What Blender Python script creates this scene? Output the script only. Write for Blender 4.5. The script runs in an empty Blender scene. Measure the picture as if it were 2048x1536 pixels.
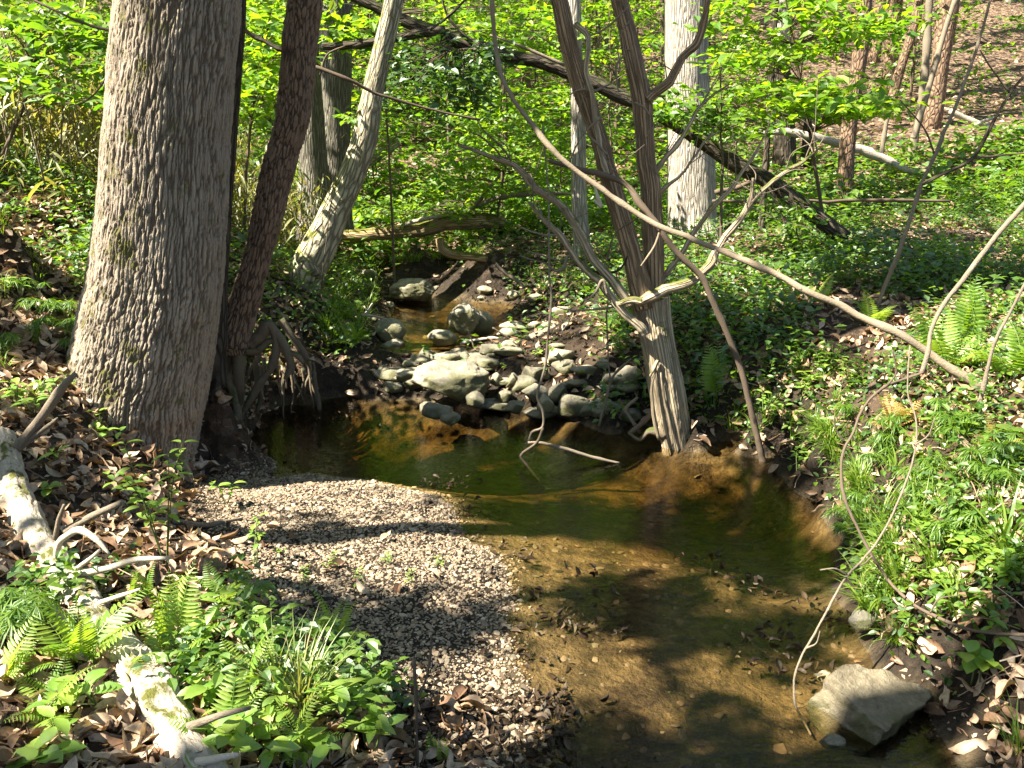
import bpy, bmesh, math, random
import numpy as np
from mathutils import Vector, Matrix
R = math.radians
random.seed(7); RNG = np.random.default_rng(11)
SC = bpy.context.scene; COL = SC.collection

# ------------------------------------------------------------------ camera, sky, sun, exposure
CH, PITCH, FPX = 2.2, R(15.0), 1704.0
cam = bpy.data.cameras.new('camera'); camo = bpy.data.objects.new('camera', cam); COL.objects.link(camo)
camo.location = (0, 0, CH); camo.rotation_euler = (R(90) - PITCH, 0, 0)
cam.sensor_width = 36.0; cam.lens = 36.0 * FPX / 2048; cam.clip_start = 0.05; cam.clip_end = 600
SC.camera = camo
SUN_AZ, SUN_EL = R(-112), R(50)            # azimuth from +Y, clockwise
SUNV = np.array([math.sin(SUN_AZ) * math.cos(SUN_EL), math.cos(SUN_AZ) * math.cos(SUN_EL), math.sin(SUN_EL)])
w = bpy.data.worlds.new('World'); SC.world = w; w.use_nodes = True
nt = w.node_tree; bg = nt.nodes['Background']
sky = nt.nodes.new('ShaderNodeTexSky'); sky.sky_type = 'NISHITA'; sky.sun_disc = False
sky.sun_elevation = SUN_EL; sky.sun_rotation = SUN_AZ
nt.links.new(sky.outputs[0], bg.inputs[0]); bg.inputs[1].default_value = 0.05
sl = bpy.data.lights.new('sun', 'SUN'); sl.energy = 5.0; sl.angle = R(0.5); sl.color = (1.0, 0.94, 0.82)
slo = bpy.data.objects.new('sun', sl); COL.objects.link(slo)
slo.rotation_euler = Vector(SUNV).to_track_quat('Z', 'Y').to_euler()
SC.view_settings.view_transform = 'Standard'; SC.view_settings.look = 'None'
SC.view_settings.gamma = 1.0; SC.view_settings.exposure = 2.35
SC.cycles.use_denoising = True
SC.cycles.max_bounces = 7; SC.cycles.transparent_max_bounces = 8; SC.cycles.sample_clamp_indirect = 6
SC.cycles.caustics_reflective = False; SC.cycles.caustics_refractive = False

# ------------------------------------------------------------------ pixels to places
FW = np.array([0, math.cos(PITCH), -math.sin(PITCH)]); UP = np.array([0, math.sin(PITCH), math.cos(PITCH)])
CAMP = np.array([0, 0, CH])
def ray(u, v): return np.array([(u - 1024) / FPX, 0, 0]) - UP * ((v - 768) / FPX) + FW
def at(u, v, y): d = ray(u, v); return CAMP + d * (y / d[1])
def atz(u, v, z): d = ray(u, v); return CAMP + d * ((z - CH) / d[2])
def pxr(p, wpx): return 0.5 * wpx / FPX * float(np.dot(np.asarray(p) - CAMP, FW))   # radius of a width in pixels

# ------------------------------------------------------------------ noise
def _h(i, j, k, s):
    n = (i * 374761393 + j * 668265263 + k * 2147483647 + s * 1274126177) & 0xffffffff
    n = ((n ^ (n >> 13)) * 1274126177) & 0xffffffff
    n = ((n ^ (n >> 16)) * 2246822519) & 0xffffffff
    return ((n ^ (n >> 15)) & 0xffff) / 65535.0
def noise(p, s=0):
    p = np.asarray(p, float); f = np.floor(p).astype(np.int64); t = p - f; t = t * t * t * (t * (t * 6 - 15) + 10)
    o = 0
    for a in (0, 1):
        wa = t[..., 0] if a else 1 - t[..., 0]
        for b in (0, 1):
            wb = t[..., 1] if b else 1 - t[..., 1]
            for c in (0, 1):
                wc = t[..., 2] if c else 1 - t[..., 2]
                o = o + wa * wb * wc * _h(f[..., 0] + a, f[..., 1] + b, f[..., 2] + c, s)
    return o
def fbm(p, s=0, n=4):
    p = np.asarray(p, float); o = 0; a = .5; t = 0
    for i in range(n): o = o + a * noise(p * 2 ** i, s + i); t += a; a *= .5
    return o / t
def voro(p, s=0):      # distances to the nearest and second nearest cell point
    p = np.asarray(p, float); f = np.floor(p).astype(np.int64); d1 = np.full(p.shape[:-1], 9.); d2 = d1.copy()
    for a in (-1, 0, 1):
        for b in (-1, 0, 1):
            for c in (-1, 0, 1):
                g = f + np.array([a, b, c]); q = np.stack([g[..., k] + _h(g[..., 0], g[..., 1], g[..., 2], s + 17 * k) for k in range(3)], -1); d = np.sqrt(((p - q) ** 2).sum(-1))
                d2 = np.where(d < d1, d1, np.minimum(d2, d)); d1 = np.minimum(d1, d)
    return d1, d2
def sstep(a, b, x): t = np.clip((x - a) / (b - a), 0, 1); return t * t * (3 - 2 * t)

# ------------------------------------------------------------------ terrain from control points (u, v, z) and (x, y, z)
CPX = [ # shore of the pool
 (430,950,0),(440,900,0),(520,830,0),(560,795,0),(640,800,0),(740,802,0),(1260,842,0),(1300,890,0),(1400,902,0),(1540,922,0),(1600,950,0),
 (1640,1010,0),(1690,1080,0),(1690,1150,0),(1705,1230,0),(1745,1310,0),(1890,1400,0),(1900,1500,0),
 # gravel bar edge and top
 (520,945,.0),(620,945,0),(740,960,0),(880,990,0),(910,1030,0),(920,1080,0),(1000,1110,0),(1015,1170,0),(1015,1250,0),(1025,1330,0),(1060,1420,0),(1080,1480,0),(1050,1560,0),
 (620,965,.05),(740,985,.06),(850,1020,.05),(560,1000,.1),(480,1000,.12),(650,1080,.1),(850,1080,.08),(600,1150,.12),(800,1150,.1),(950,1150,.05),
 (850,1280,.09),(950,1280,.05),(700,1250,.15),(900,1400,.06),(1000,1420,.03),(950,1500,.02),
 # left bank
 (440,1020,.16),(300,970,.33),(430,1120,.25),(480,1250,.3),(600,1380,.33),(700,1450,.28),(780,1500,.18),(830,1540,.1),(300,1150,.42),(150,1150,.52),(0,1150,.62),(300,1400,.5),
 (100,1400,.55),(500,1500,.42),(0,900,.72),(150,800,.76),(0,700,1.0),(100,600,1.2),(0,560,1.3),(150,400,1.8),(0,400,1.9),(200,700,.95),(395,965,.08),(330,930,.3),(240,880,.5),
 # undercut bank by the curved tree
 (660,650,.55),(420,700,.9),(590,600,.95),(560,540,1.05),(1560,972,-.22),(1620,1050,-.16),(1655,1100,-.1),(1480,945,-.25),(1550,1040,-.2),(1440,1000,-.24),(1340,925,-.2),
 # upstream
 (700,700,.35),(760,700,.2),(720,640,.3),(745,600,.33),(715,570,.36),(1060,640,.33),(1090,620,.36),(1000,590,.34),(870,572,.34),(680,620,.6),(690,560,.6),
 (900,540,.5),(980,510,.85),(800,530,.6),(950,470,1.05),(820,475,1.0),(1160,600,.6),(1250,560,.85),(1350,560,.9),(1450,560,.95),(1150,520,.95),
 (760,760,.12),(840,760,.14),(850,715,.2),(1000,720,.34),(1100,720,.36),(1200,740,.4),(1150,800,.14),(1000,790,.12),(900,800,.06),(1230,800,.25),(1270,700,.55),
 (800,640,.2),(900,615,.18),(1000,620,.2),(820,690,.12),(800,580,.2),
 # right bank
 (1400,870,.12),(1400,790,.42),(1470,720,.62),(1580,860,.3),(1520,800,.4),(1600,905,.14),(1650,850,.48),(1750,750,.8),(1900,750,.9),(2048,780,.95),(2048,600,1.05),(1700,600,.95),
 (1560,640,.85),(1720,1000,.25),(1700,940,.3),(1800,1100,.33),(1900,1000,.62),(2048,1050,.65),(1770,1230,.1),(1850,1250,.22),(2000,1250,.38),(2000,1400,.2),(1950,1340,.18),(2048,1500,.12),(1960,1480,.05),
 (1750,880,.52),(1850,880,.68),
 # bed
 (700,870,-.35),(600,850,-.4),(500,880,-.38),(800,900,-.35),(1000,900,-.28),(1150,920,-.24),(1300,960,-.24),(1000,1000,-.2),(1200,1050,-.16),(1100,1150,-.06),(1300,1150,-.07),
 (1500,1000,-.24),(1450,1150,-.09),(1600,1150,-.05),(1300,1300,-.05),(1500,1300,-.08),(1200,1400,-.03),(1400,1450,-.08),(1550,1500,-.1),(1200,1500,-.05),(1700,1420,-.06),(950,850,-.2),(1100,870,-.14),
 (1250,880,-.1),(1400,940,-.2),(1800,1510,-.06),(1300,1400,-.04)]
CPW = [(-2.34,6.3,.45),(-2.3,6.65,.55),(-2.36,7.0,.66),(-2.34,7.45,.7),(-2.2,7.85,.62),(-1.85,7.85,.42),(-1.45,7.75,.25),(-2.6,6.5,.78),(-2.6,7.3,.82),(-2.45,8.1,.8),(-2.0,8.4,.6),(-2.1,6.6,-.3),(-2.05,7.1,-.35),(-2.0,7.45,-.3),(-2.3,9,.95),(-3.2,10,1.4),(-4.6,8.5,1.9),(-6,12,2.3),(-3.5,14,1.6),(-1,15,1.15),(0,17,1.45),(2.7,13,1.05),(5.7,14.5,1.32),(7.1,14,1.35),(9,16,2.2),(12,14,2.0),(4.1,10.5,1.05),
 (6,9,1.05),(3.3,8,.95),(4.5,6,1.0),(6,3,1.0),(5,0,.8),(2.6,1.8,.25),(2.2,0,.3),(0,0,.6),(-1,1,.62),(1,1.4,.0),(1.4,.6,-.05),(1.4,-2,-.1),(0,-4,.9),(-2,1.5,.75),(-3,3,1.0),(-5,4,1.5),(-5,0,1.3),(-9,6,2.2),
 (-8,10,2.5),(-14,10,3.2),(-10,16,3.2),(4,-6,1.0),(-6,-8,1.5),(14,4,1.6),(20,12,2.6)]
for X in (-60, -35, -18, -8, 0, 8, 18, 35, 60):
    for Y in (21, 28, 40, 60, 90):
        CPW.append((X, Y, 1.5 + .09 * max(0, min(Y, 19) - 14) + .31 * max(0, Y - 18.5) + .03 * max(0, abs(X) - 12)))
for X, Y, Z in ((-60,5,9),(-60,-20,8),(60,5,9),(60,-20,8),(0,-25,2),(-30,-25,4),(30,-25,4),(-30,4,5.5),(30,4,3.6)): CPW.append((X, Y, Z))
CP = np.array([tuple(atz(u, v, z)) for u, v, z in CPX] + CPW)
_D = np.sqrt(((CP[:, None, :2] - CP[None, :, :2]) ** 2).sum(-1) + 1e-6)
_A = np.block([[_D - .02 * np.eye(len(CP)), np.ones((len(CP), 1))], [np.ones((1, len(CP))), np.zeros((1, 1))]])
_W = np.linalg.solve(_A, np.append(CP[:, 2], 0))
def axis(segs):
    o = [segs[0][0]]
    for a, b, s0, s1 in segs:
        x = a; n = 0
        while x < b - 1e-6:
            t = (x - a) / (b - a); x = min(b, x + s0 * (s1 / s0) ** t); o.append(x)
    return np.array(o)
GX = axis([(-75, -20, 6, 2), (-20, -5, 1, .14), (-5, 5.2, .045, .045), (5.2, 20, .14, 1), (20, 75, 2, 6)])
GY = axis([(-24, -2, 3, .5), (-2, 1.6, .3, .06), (1.6, 9.2, .045, .045), (9.2, 16, .06, .16), (16, 90, .25, 5)])
XX, YY = np.meshgrid(GX, GY); PTS = np.stack([XX.ravel(), YY.ravel()], 1)
ZZ = np.empty(len(PTS))
for i in range(0, len(PTS), 20000):
    q = PTS[i:i + 20000]; ZZ[i:i + 20000] = np.sqrt(((q[:, None] - CP[None, :, :2]) ** 2).sum(-1) + 1e-6) @ _W[:-1] + _W[-1]
P3 = np.concatenate([PTS, np.zeros((len(PTS), 1))], 1)
nearbed = sstep(.02, .25, ZZ)
ZZ = ZZ + (fbm(P3 * 1.6, 3) - .5) * .12 * (nearbed * .9 + .1) + (fbm(P3 * 7, 5, 3) - .5) * (.012 + .05 * nearbed) + (fbm(P3 * .25, 8) - .5) * 1.2 * sstep(16, 30, PTS[:, 1])
ZG = ZZ.reshape(XX.shape)
def H(x, y):
    x = np.asarray(x, float); y = np.asarray(y, float)
    i = np.clip(np.searchsorted(GX, x) - 1, 0, len(GX) - 2); j = np.clip(np.searchsorted(GY, y) - 1, 0, len(GY) - 2)
    a = np.clip((x - GX[i]) / (GX[i + 1] - GX[i]), 0, 1); b = np.clip((y - GY[j]) / (GY[j + 1] - GY[j]), 0, 1)
    return ZG[j, i] * (1 - a) * (1 - b) + ZG[j, i + 1] * a * (1 - b) + ZG[j + 1, i] * (1 - a) * b + ZG[j + 1, i + 1] * a * b
def NRM(x, y, e=.06):
    n = np.stack([H(x - e, y) - H(x + e, y), H(x, y - e) - H(x, y + e), np.full(np.shape(x), 2 * e)], -1)
    return n / np.linalg.norm(n, axis=-1, keepdims=True)
def ground(u, v, tmax=60):
    d = ray(u, v); t = np.concatenate([np.arange(.8, 12, .01), np.arange(12, tmax, .05)]); p = CAMP + d * t[:, None]
    k = np.nonzero(p[:, 2] < H(p[:, 0], p[:, 1]))[0]
    return p[k[0]] if len(k) else p[-1]
def on(x, y): return np.array([x, y, float(H(x, y))])
def WZ(x, y): return .25 * sstep(7.75, 8.9, y) + .03 * sstep(9, 13, y)     # water level
def px_of(P):
    q = np.asarray(P) - CAMP; dz = q @ FW; dz = np.where(np.abs(dz) < 1e-3, 1e-3, dz)
    return 1024 + FPX * q[..., 0] / dz, 768 - FPX * (q @ UP) / dz, dz

# ------------------------------------------------------------------ mesh helpers
def mesh(name, V, F, mat, attrs=None, smooth=False):
    V = np.asarray(V, np.float32); F = np.asarray(F, np.int32); k = F.shape[1]
    m = bpy.data.meshes.new(name); m.vertices.add(len(V)); m.vertices.foreach_set('co', V.ravel())
    m.loops.add(F.size); m.loops.foreach_set('vertex_index', F.ravel())
    m.polygons.add(len(F)); m.polygons.foreach_set('loop_start', np.arange(0, F.size, k, dtype=np.int32)); m.polygons.foreach_set('loop_total', np.full(len(F), k, np.int32))
    m.polygons.foreach_set('use_smooth', np.full(len(F), smooth))
    for an, av in (attrs or {}).items():
        av = np.asarray(av, np.float32)
        if av.ndim == 2: m.attributes.new(an, 'FLOAT_VECTOR', 'POINT').data.foreach_set('vector', av.ravel())
        else: m.attributes.new(an, 'FLOAT', 'POINT').data.foreach_set('value', av)
    m.update(); m.validate()
    if mat: m.materials.append(mat)
    return m
def tag(o, label=None, cat=None, group=None, kind=None):
    if label: o['label'] = label
    if cat: o['category'] = cat
    if group: o['group'] = group
    if kind: o['kind'] = kind
    return o
def obj(name, me, parent=None, loc=None):
    o = bpy.data.objects.new(name, me); COL.objects.link(o)
    if parent: o.parent = parent
    if loc is not None: o.location = loc
    return o
def thing(name, label, cat, loc, group=None): return tag(obj(name, None, None, tuple(loc)), label, cat, group)
def merge(lst):
    V = []; F = []; A = {}; n = 0
    for v, f, a in lst:
        V.append(v); F.append(np.asarray(f) + n); n += len(v)
        for k in a: A.setdefault(k, []).append(a[k])
    return np.concatenate(V), np.concatenate(F), {k: np.concatenate(x) for k, x in A.items()}
def catmull(P, r, n):
    P = np.asarray(P, float); r = np.asarray(r, float)
    E = np.concatenate([[2 * P[0] - P[1]], P, [2 * P[-1] - P[-2]]]); o = []; ro = []
    for i in range(len(P) - 1):
        a, b, c, d = E[i:i + 4]; t = np.linspace(0, 1, n, endpoint=False)[:, None]
        o.append(.5 * (2 * b + (c - a) * t + (2 * a - 5 * b + 4 * c - d) * t ** 2 + (3 * b - a - 3 * c + d) * t ** 3)); ro.append(r[i] + (r[i + 1] - r[i]) * t[:, 0])
    return np.concatenate(o + [P[-1:]]), np.concatenate(ro + [r[-1:]])
def tube(P, r, sides=10, n=6, wob=0.0, seed=0, rough=0.0, flute=0.0, disp=None):
    """a tapering limb along points P (quads); bc = straightened bark coordinates"""
    C, rr = catmull(P, r, n) if n > 1 else (np.asarray(P, float), np.asarray(r, float))
    if wob: C = C + (np.stack([fbm(C * 5, seed), fbm(C * 5, seed + 9), fbm(C * 5, seed + 19)], 1) - .5) * wob * np.sin(np.linspace(0, np.pi, len(C)))[:, None]
    T = np.gradient(C, axis=0); T /= np.linalg.norm(T, axis=1, keepdims=True) + 1e-9
    u = np.cross(T[0], [0.31, .9, .2]); u /= np.linalg.norm(u); U = []
    for t in T: u = u - t * np.dot(u, t); u = u / np.linalg.norm(u); U.append(u)
    U = np.array(U); B = np.cross(T, U); th = np.linspace(0, 2 * np.pi, sides, endpoint=False)
    s = np.concatenate([[0], np.cumsum(np.linalg.norm(np.diff(C, axis=0), axis=1))])
    cs, sn = np.cos(th), np.sin(th); N = U[:, None] * cs[None, :, None] + B[:, None] * sn[None, :, None]
    rm = max(float(np.median(rr)), .004)
    bc = np.stack([np.broadcast_to(cs * rm, (len(C), sides)), np.broadcast_to(sn * rm, (len(C), sides)), np.broadcast_to(s[:, None], (len(C), sides))], -1) + seed * 3.7
    rad = np.repeat(rr[:, None], sides, 1)
    if rough: rad = rad * (1 + rough * (fbm(bc * np.array([1, 1, .6]) * 1.6 / rm * .5, seed, 3) - .5) * 2)
    if flute: rad = rad * (1 + flute * (noise(bc * np.array([2.2 / rm, 2.2 / rm, 1.2]), seed + 4) - .5) * 2)
    if sides <= 14 and rough: rad = rad * (1 + .9 * np.clip(noise(np.c_[s * 11 + seed, s * 0, s * 0], seed) - .58, 0, 1))[:, None]
    fis = None
    if disp is not None:
        dd = disp(bc, s)
        if isinstance(dd, tuple): dd, fis = dd
        rad = rad + dd
    V = (C[:, None] + N * rad[..., None]).reshape(-1, 3); k = np.arange(len(C) - 1)[:, None] * sides + np.arange(sides)[None]; k2 = np.arange(len(C) - 1)[:, None] * sides + (np.arange(sides)[None] + 1) % sides
    F = np.stack([k, k2, k2 + sides, k + sides], -1).reshape(-1, 4)
    # caps
    nV = len(V); V = np.concatenate([V, C[:1] - T[:1] * rr[0] * .15, C[-1:] + T[-1:] * rr[-1] * .4]); q = np.arange(sides)
    F = np.concatenate([F, np.stack([(q + 1) % sides, q, np.full(sides, nV), np.full(sides, nV)], 1), np.stack([nV - sides + q, nV - sides + (q + 1) % sides, np.full(sides, nV + 1), np.full(sides, nV + 1)], 1)])
    bcf = np.concatenate([bc.reshape(-1, 3), bc[0, :1], bc[-1, :1]])
    A = {'bc': bcf}
    if fis is not None: A['fis'] = np.concatenate([fis.ravel(), [0, 0]])
    return V, F, A
def quadfix(F):   # degenerate cap quads -> triangles, everything as triangles
    F = np.asarray(F); T1 = F[:, [0, 1, 2]]; T2 = F[F[:, 2] != F[:, 3]][:, [0, 2, 3]]
    return np.concatenate([T1, T2])
def tmesh(name, parts, mat, origin, smooth=True):
    V, F, A = merge(parts); return mesh(name, V - np.asarray(origin), quadfix(F), mat, A, smooth)
def frames(n, yaw, roll=None):
    """matrices whose Z is n and Y heads along yaw"""
    n = np.asarray(n, float); h = np.stack([np.cos(yaw), np.sin(yaw), np.zeros_like(yaw)], -1)
    y = h - n * (h * n).sum(-1, keepdims=True); y /= np.linalg.norm(y, axis=-1, keepdims=True) + 1e-9
    x = np.cross(y, n); M = np.stack([x, y, n], -1)
    return M
def jitter(n, a, rng=RNG):
    n = np.asarray(n, float) + rng.normal(0, a, np.shape(n)); return n / np.linalg.norm(n, axis=-1, keepdims=True)
def scatter(T, P, M, S, rnd):
    TV, TF = T; S = np.asarray(S, float)
    if S.ndim == 1: S = np.repeat(S[:, None], 3, 1)
    V = np.einsum('nij,nkj->nki', M, TV[None] * S[:, None, :]) + P[:, None, :]
    F = TF[None] + (np.arange(len(P)) * len(TV))[:, None, None]
    return V.reshape(-1, 3), F.reshape(-1, TF.shape[1]), {'rnd': np.repeat(rnd, len(TV))}
# leaf templates: length 1 along +Y, base at the origin
def leaf_t(wd=.5, fold=.12, droop=.15, seg=2, curl=0.0, lobes=0):
    V = [(0, 0, 0)]; F = []
    ts = np.linspace(0, 1, seg + 2)[1:-1]
    for t in ts:
        h = wd * .5 * (math.sin(math.pi * t ** .85)) ** .8; h *= (1 + (lobes * (1 if int(t * 10) % 2 else -1) if lobes else 0)); z = -droop * t * t + curl * math.sin(t * 5)
        V += [(-h, t, z + fold * h * 2), (0, t, z), (h, t, z + fold * h * 2)]
    V.append((0, 1, -droop)); n = len(V) - 1
    F += [(0, 2, 1), (0, 3, 2)]
    for i in range(seg - 1):
        a = 1 + 3 * i; b = a + 3
        F += [(a, a + 1, b + 1), (a, b + 1, b), (a + 1, a + 2, b + 2), (a + 1, b + 2, b + 1)]
    a = 1 + 3 * (seg - 1); F += [(a, a + 1, n), (a + 1, a + 2, n)]
    return np.array(V, float), np.array(F)
LEAF1 = leaf_t(.55, .15, .15, 1); LEAF2 = leaf_t(.55, .2, .2, 2); LEAF3 = leaf_t(.5, .18, .25, 4)
NARROW = leaf_t(.16, .2, .35, 2); ROUND = leaf_t(.85, .12, .1, 2)
QUADL = (np.array([(0, 0, 0), (.3, .45, .05), (0, 1, -.08), (-.3, .45, .05)]), np.array([(0, 1, 2), (0, 2, 3)]))
CURL = [leaf_t(.45, f, d, 4, c) for f, d, c in ((.5, .1, .08), (-.45, -.25, .05), (.7, .3, -.06), (.3, -.4, .1))]

# ------------------------------------------------------------------ materials
class N:
    def __init__(s, name):
        s.m = bpy.data.materials.new(name); s.m.use_nodes = True; s.t = s.m.node_tree; s.t.nodes.clear(); s.out = s.t.nodes.new('ShaderNodeOutputMaterial')
    def n(s, typ, **kw):
        x = s.t.nodes.new('ShaderNode' + typ)
        for k, v in kw.items():
            if k.startswith('i_'):
                key = k[2:]; key = int(key) if key.isdigit() else key
                if hasattr(v, 'is_output') or isinstance(v, bpy.types.NodeSocket): s.t.links.new(v, x.inputs[key])
                else: x.inputs[key].default_value = v
            else: setattr(x, k, v)
        return x
    def link(s, a, b): s.t.links.new(a, b)
    def ramp(s, fac, stops):
        x = s.n('ValToRGB', i_0=fac); e = x.color_ramp.elements
        while len(e) < len(stops): e.new(.5)
        for a, (p, c) in zip(e, stops): a.position = p; a.color = (*c, 1) if len(c) == 3 else c
        return x.outputs[0]
    def mix(s, f, a, b, bt='MIX'):
        x = s.n('Mix', data_type='RGBA', blend_type=bt)
        for i, v in ((0, f), (6, a), (7, b)):
            if isinstance(v, bpy.types.NodeSocket): s.link(v, x.inputs[i])
            else: x.inputs[i].default_value = v if i == 0 else (*v, 1)
        return x.outputs[2]
    def math(s, op, a, b=0.0, c=0.0):
        x = s.n('Math', operation=op)
        for i, v in enumerate((a, b, c)):
            if isinstance(v, bpy.types.NodeSocket): s.link(v, x.inputs[i])
            else: x.inputs[i].default_value = v
        return x.outputs[0]
    def attr(s, nm): return s.n('Attribute', attribute_name=nm)
    def noise(s, vec, scale, det=4, rough=.55, dist=0.0):
        x = s.n('TexNoise'); x.inputs['Scale'].default_value = scale; x.inputs['Detail'].default_value = det; x.inputs['Roughness'].default_value = rough; x.inputs['Distortion'].default_value = dist
        if vec is not None: s.link(vec, x.inputs['Vector'])
        return x.outputs['Fac']
    def mapv(s, vec, sc):
        x = s.n('Mapping'); s.link(vec, x.inputs[0]); x.inputs['Scale'].default_value = sc; return x.outputs[0]
    def bsdf(s, col, rough=.8, bump=None, bstr=.5, bdist=.01, spec=.3, normal=None):
        p = s.n('BsdfPrincipled')
        for k, v in (('Base Color', col), ('Roughness', rough), ('Specular IOR Level', spec)):
            if isinstance(v, bpy.types.NodeSocket): s.link(v, p.inputs[k])
            else: p.inputs[k].default_value = (*v, 1) if k == 'Base Color' else v
        if bump is not None:
            b = s.n('Bump'); b.inputs['Strength'].default_value = bstr; b.inputs['Distance'].default_value = bdist; s.link(bump, b.inputs['Height']); s.link(b.outputs[0], p.inputs['Normal'])
        return p.outputs[0]
    def done(s, sh): s.link(sh, s.out.inputs[0]); return s.m
def leaf_mat(name, cols, trans=.5, tcol=1.7, gloss=.06, var=.35):
    m = N(name); r = m.attr('rnd').outputs['Fac']; oi = m.n('ObjectInfo').outputs['Random']
    f = m.math('FRACT', m.math('ADD', r, m.math('MULTIPLY', oi, .61)))
    c = m.ramp(f, [(i / (len(cols) - 1), x) for i, x in enumerate(cols)])
    pos = m.n('NewGeometry').outputs['Position']; c = m.mix(var, c, m.ramp(m.noise(pos, 38, 5, .65), [(.3, (.45, .42, .40)), (.55, (1, 1, 1)), (.75, (1.35, 1.3, 1.2))]), 'MULTIPLY')
    tc = m.n('Mix', data_type='RGBA', blend_type='MULTIPLY'); tc.inputs[0].default_value = 1; m.link(c, tc.inputs[6]); tc.inputs[7].default_value = (tcol * 1.05, tcol * 1.0, tcol * .45, 1)
    d = m.n('BsdfDiffuse', i_0=c).outputs[0]; t = m.n('BsdfTranslucent', i_0=tc.outputs[2]).outputs[0]; g = m.n('BsdfGlossy'); g.inputs[0].default_value = (.8, .85, .75, 1); g.inputs[1].default_value = .5
    a = m.n('MixShader', i_0=trans, i_1=d, i_2=t).outputs[0]
    return m.done(m.n('MixShader', i_0=gloss, i_1=a, i_2=g.outputs[0]).outputs[0])
def bark_mat(name, light, dark, scale=28, stretch=.12, bstr=1.0, bd=.02, moss=None, moss_amt=.0, lichen=.0, furrow=True, fis_dark=None):
    m = N(name); v = m.attr('bc').outputs['Vector']; s = m.mapv(v, (1, 1, stretch))
    wv = m.n('TexNoise'); wv.inputs['Scale'].default_value = scale * .35; m.link(s, wv.inputs['Vector'])
    ad = m.n('VectorMath', operation='MULTIPLY_ADD'); m.link(wv.outputs['Color'], ad.inputs[0]); ad.inputs[1].default_value = (1.6 / scale,) * 3; m.link(s, ad.inputs[2])
    vo = m.n('TexVoronoi', feature='DISTANCE_TO_EDGE'); vo.inputs['Scale'].default_value = scale; m.link(ad.outputs[0], vo.inputs['Vector'])
    e = m.n('MapRange'); m.link(vo.outputs['Distance'], e.inputs[0]); e.inputs[1].default_value = 0.0; e.inputs[2].default_value = .22
    fine = m.noise(m.mapv(v, (1, 1, .5)), scale * 4, 4, .7); big = m.noise(v, 5, 3)
    hgt = m.math('ADD', e.outputs[0], m.math('MULTIPLY', fine, .45)) if furrow else m.math('MULTIPLY', fine, 1.0)
    k = m.math('ADD', m.math('MULTIPLY', e.outputs[0], .45) if furrow else .2, m.math('ADD', m.math('MULTIPLY', fine, .5), m.math('MULTIPLY', big, .25)))
    c = m.ramp(k, [(.2, dark), (.55, tuple(.5 * (a + b) for a, b in zip(light, dark))), (.85, light)])
    if fis_dark: c = m.mix(m.math('MULTIPLY', m.attr('fis').outputs['Fac'], .85), c, fis_dark)  # paints fissures darker: inner bark brown that also stands in for crevice shade
    if lichen: c = m.mix(m.ramp(m.noise(v, 9, 5, .7), [(.62, (0, 0, 0)), (.7, (lichen,) * 3)]), c, (.42, .43, .33))
    if moss:
        g = m.n('NewGeometry').outputs['Normal']; sx = m.n('SeparateXYZ', i_0=g)
        mm = m.math('ADD', m.math('MULTIPLY', sx.outputs[2], .25), m.noise(v, 6, 5, .7)); mf = m.ramp(mm, [(.62 - moss_amt, (0, 0, 0)), (.72 - moss_amt, (1, 1, 1))])
        c = m.mix(mf, c, moss)
    return m.done(m.bsdf(c, .9, hgt, bstr, bd, .2))
M = {}
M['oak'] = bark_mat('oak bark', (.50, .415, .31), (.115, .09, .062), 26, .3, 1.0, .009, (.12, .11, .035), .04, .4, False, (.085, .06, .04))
M['red'] = bark_mat('brown furrowed bark', (.40, .275, .18), (.10, .066, .044), 34, .4, 1.0, .008, None, 0, .1, False, (.045, .028, .018))
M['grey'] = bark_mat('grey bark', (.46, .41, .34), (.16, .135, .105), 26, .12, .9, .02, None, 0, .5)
M['mossy'] = bark_mat('mossy pale bark', (.48, .42, .29), (.09, .075, .05), 24, .2, 1, .02, (.15, .15, .03), .04, .5)
M['dark'] = bark_mat('dark wet bark', (.095, .075, .052), (.022, .017, .013), 26, .2, 1, .02, (.05, .055, .018), .02)
M['brown'] = bark_mat('brown flaky bark', (.25, .16, .10), (.06, .04, .028), 20, .35, 1, .02, None, 0, .4)
M['cedar'] = bark_mat('weathered cedar wood', (.47, .38, .25), (.13, .095, .06), 48, .035, .9, .01, (.13, .13, .04), .02)
M['cedar_red'] = bark_mat('stringy brown cedar bark', (.38, .265, .16), (.07, .045, .027), 55, .04, 1, .012)
M['grey_shaded'] = bark_mat('grey bark with painted shade', (.22, .20, .155), (.07, .06, .045), 34, .12, 1, .02, (.10, .11, .04), .0, .3)  # grey bark darkened to paint shade onto two background trunks
M['branch'] = bark_mat('grey brown branch bark', (.30, .245, .175), (.075, .055, .036), 45, .3, 1.0, .007, None, 0, .3, False)
M['branch_brown'] = bark_mat('weathered brown branch', (.34, .27, .185), (.09, .066, .043), 40, .25, .9, .006, None, 0, .3, False)
M['twig'] = bark_mat('brown twig bark', (.17, .125, .085), (.05, .036, .025), 60, .3, .6, .005, None, 0, 0, False)
M['root'] = bark_mat('bare root', (.22, .17, .11), (.055, .042, .028), 40, .3, .8, .008, (.06, .075, .02), .02, 0, False)
M['drift'] = bark_mat('bleached dead wood', (.66, .58, .46), (.09, .062, .04), 18, .25, 1.0, .014, (.085, .085, .018), -.10, 0, False)
M['white'] = bark_mat('bleached white stick', (.64, .57, .46), (.26, .20, .135), 60, .1, .6, .006, None, 0, 0, False)
M['log'] = bark_mat('rotting log', (.45, .33, .17), (.09, .06, .033), 30, .08, 1, .014, (.12, .115, .02), .03)
G1 = (.050, .115, .015); G2 = (.085, .165, .020); G3 = (.125, .21, .028); G4 = (.035, .085, .018); GY_ = (.17, .235, .03)
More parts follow.
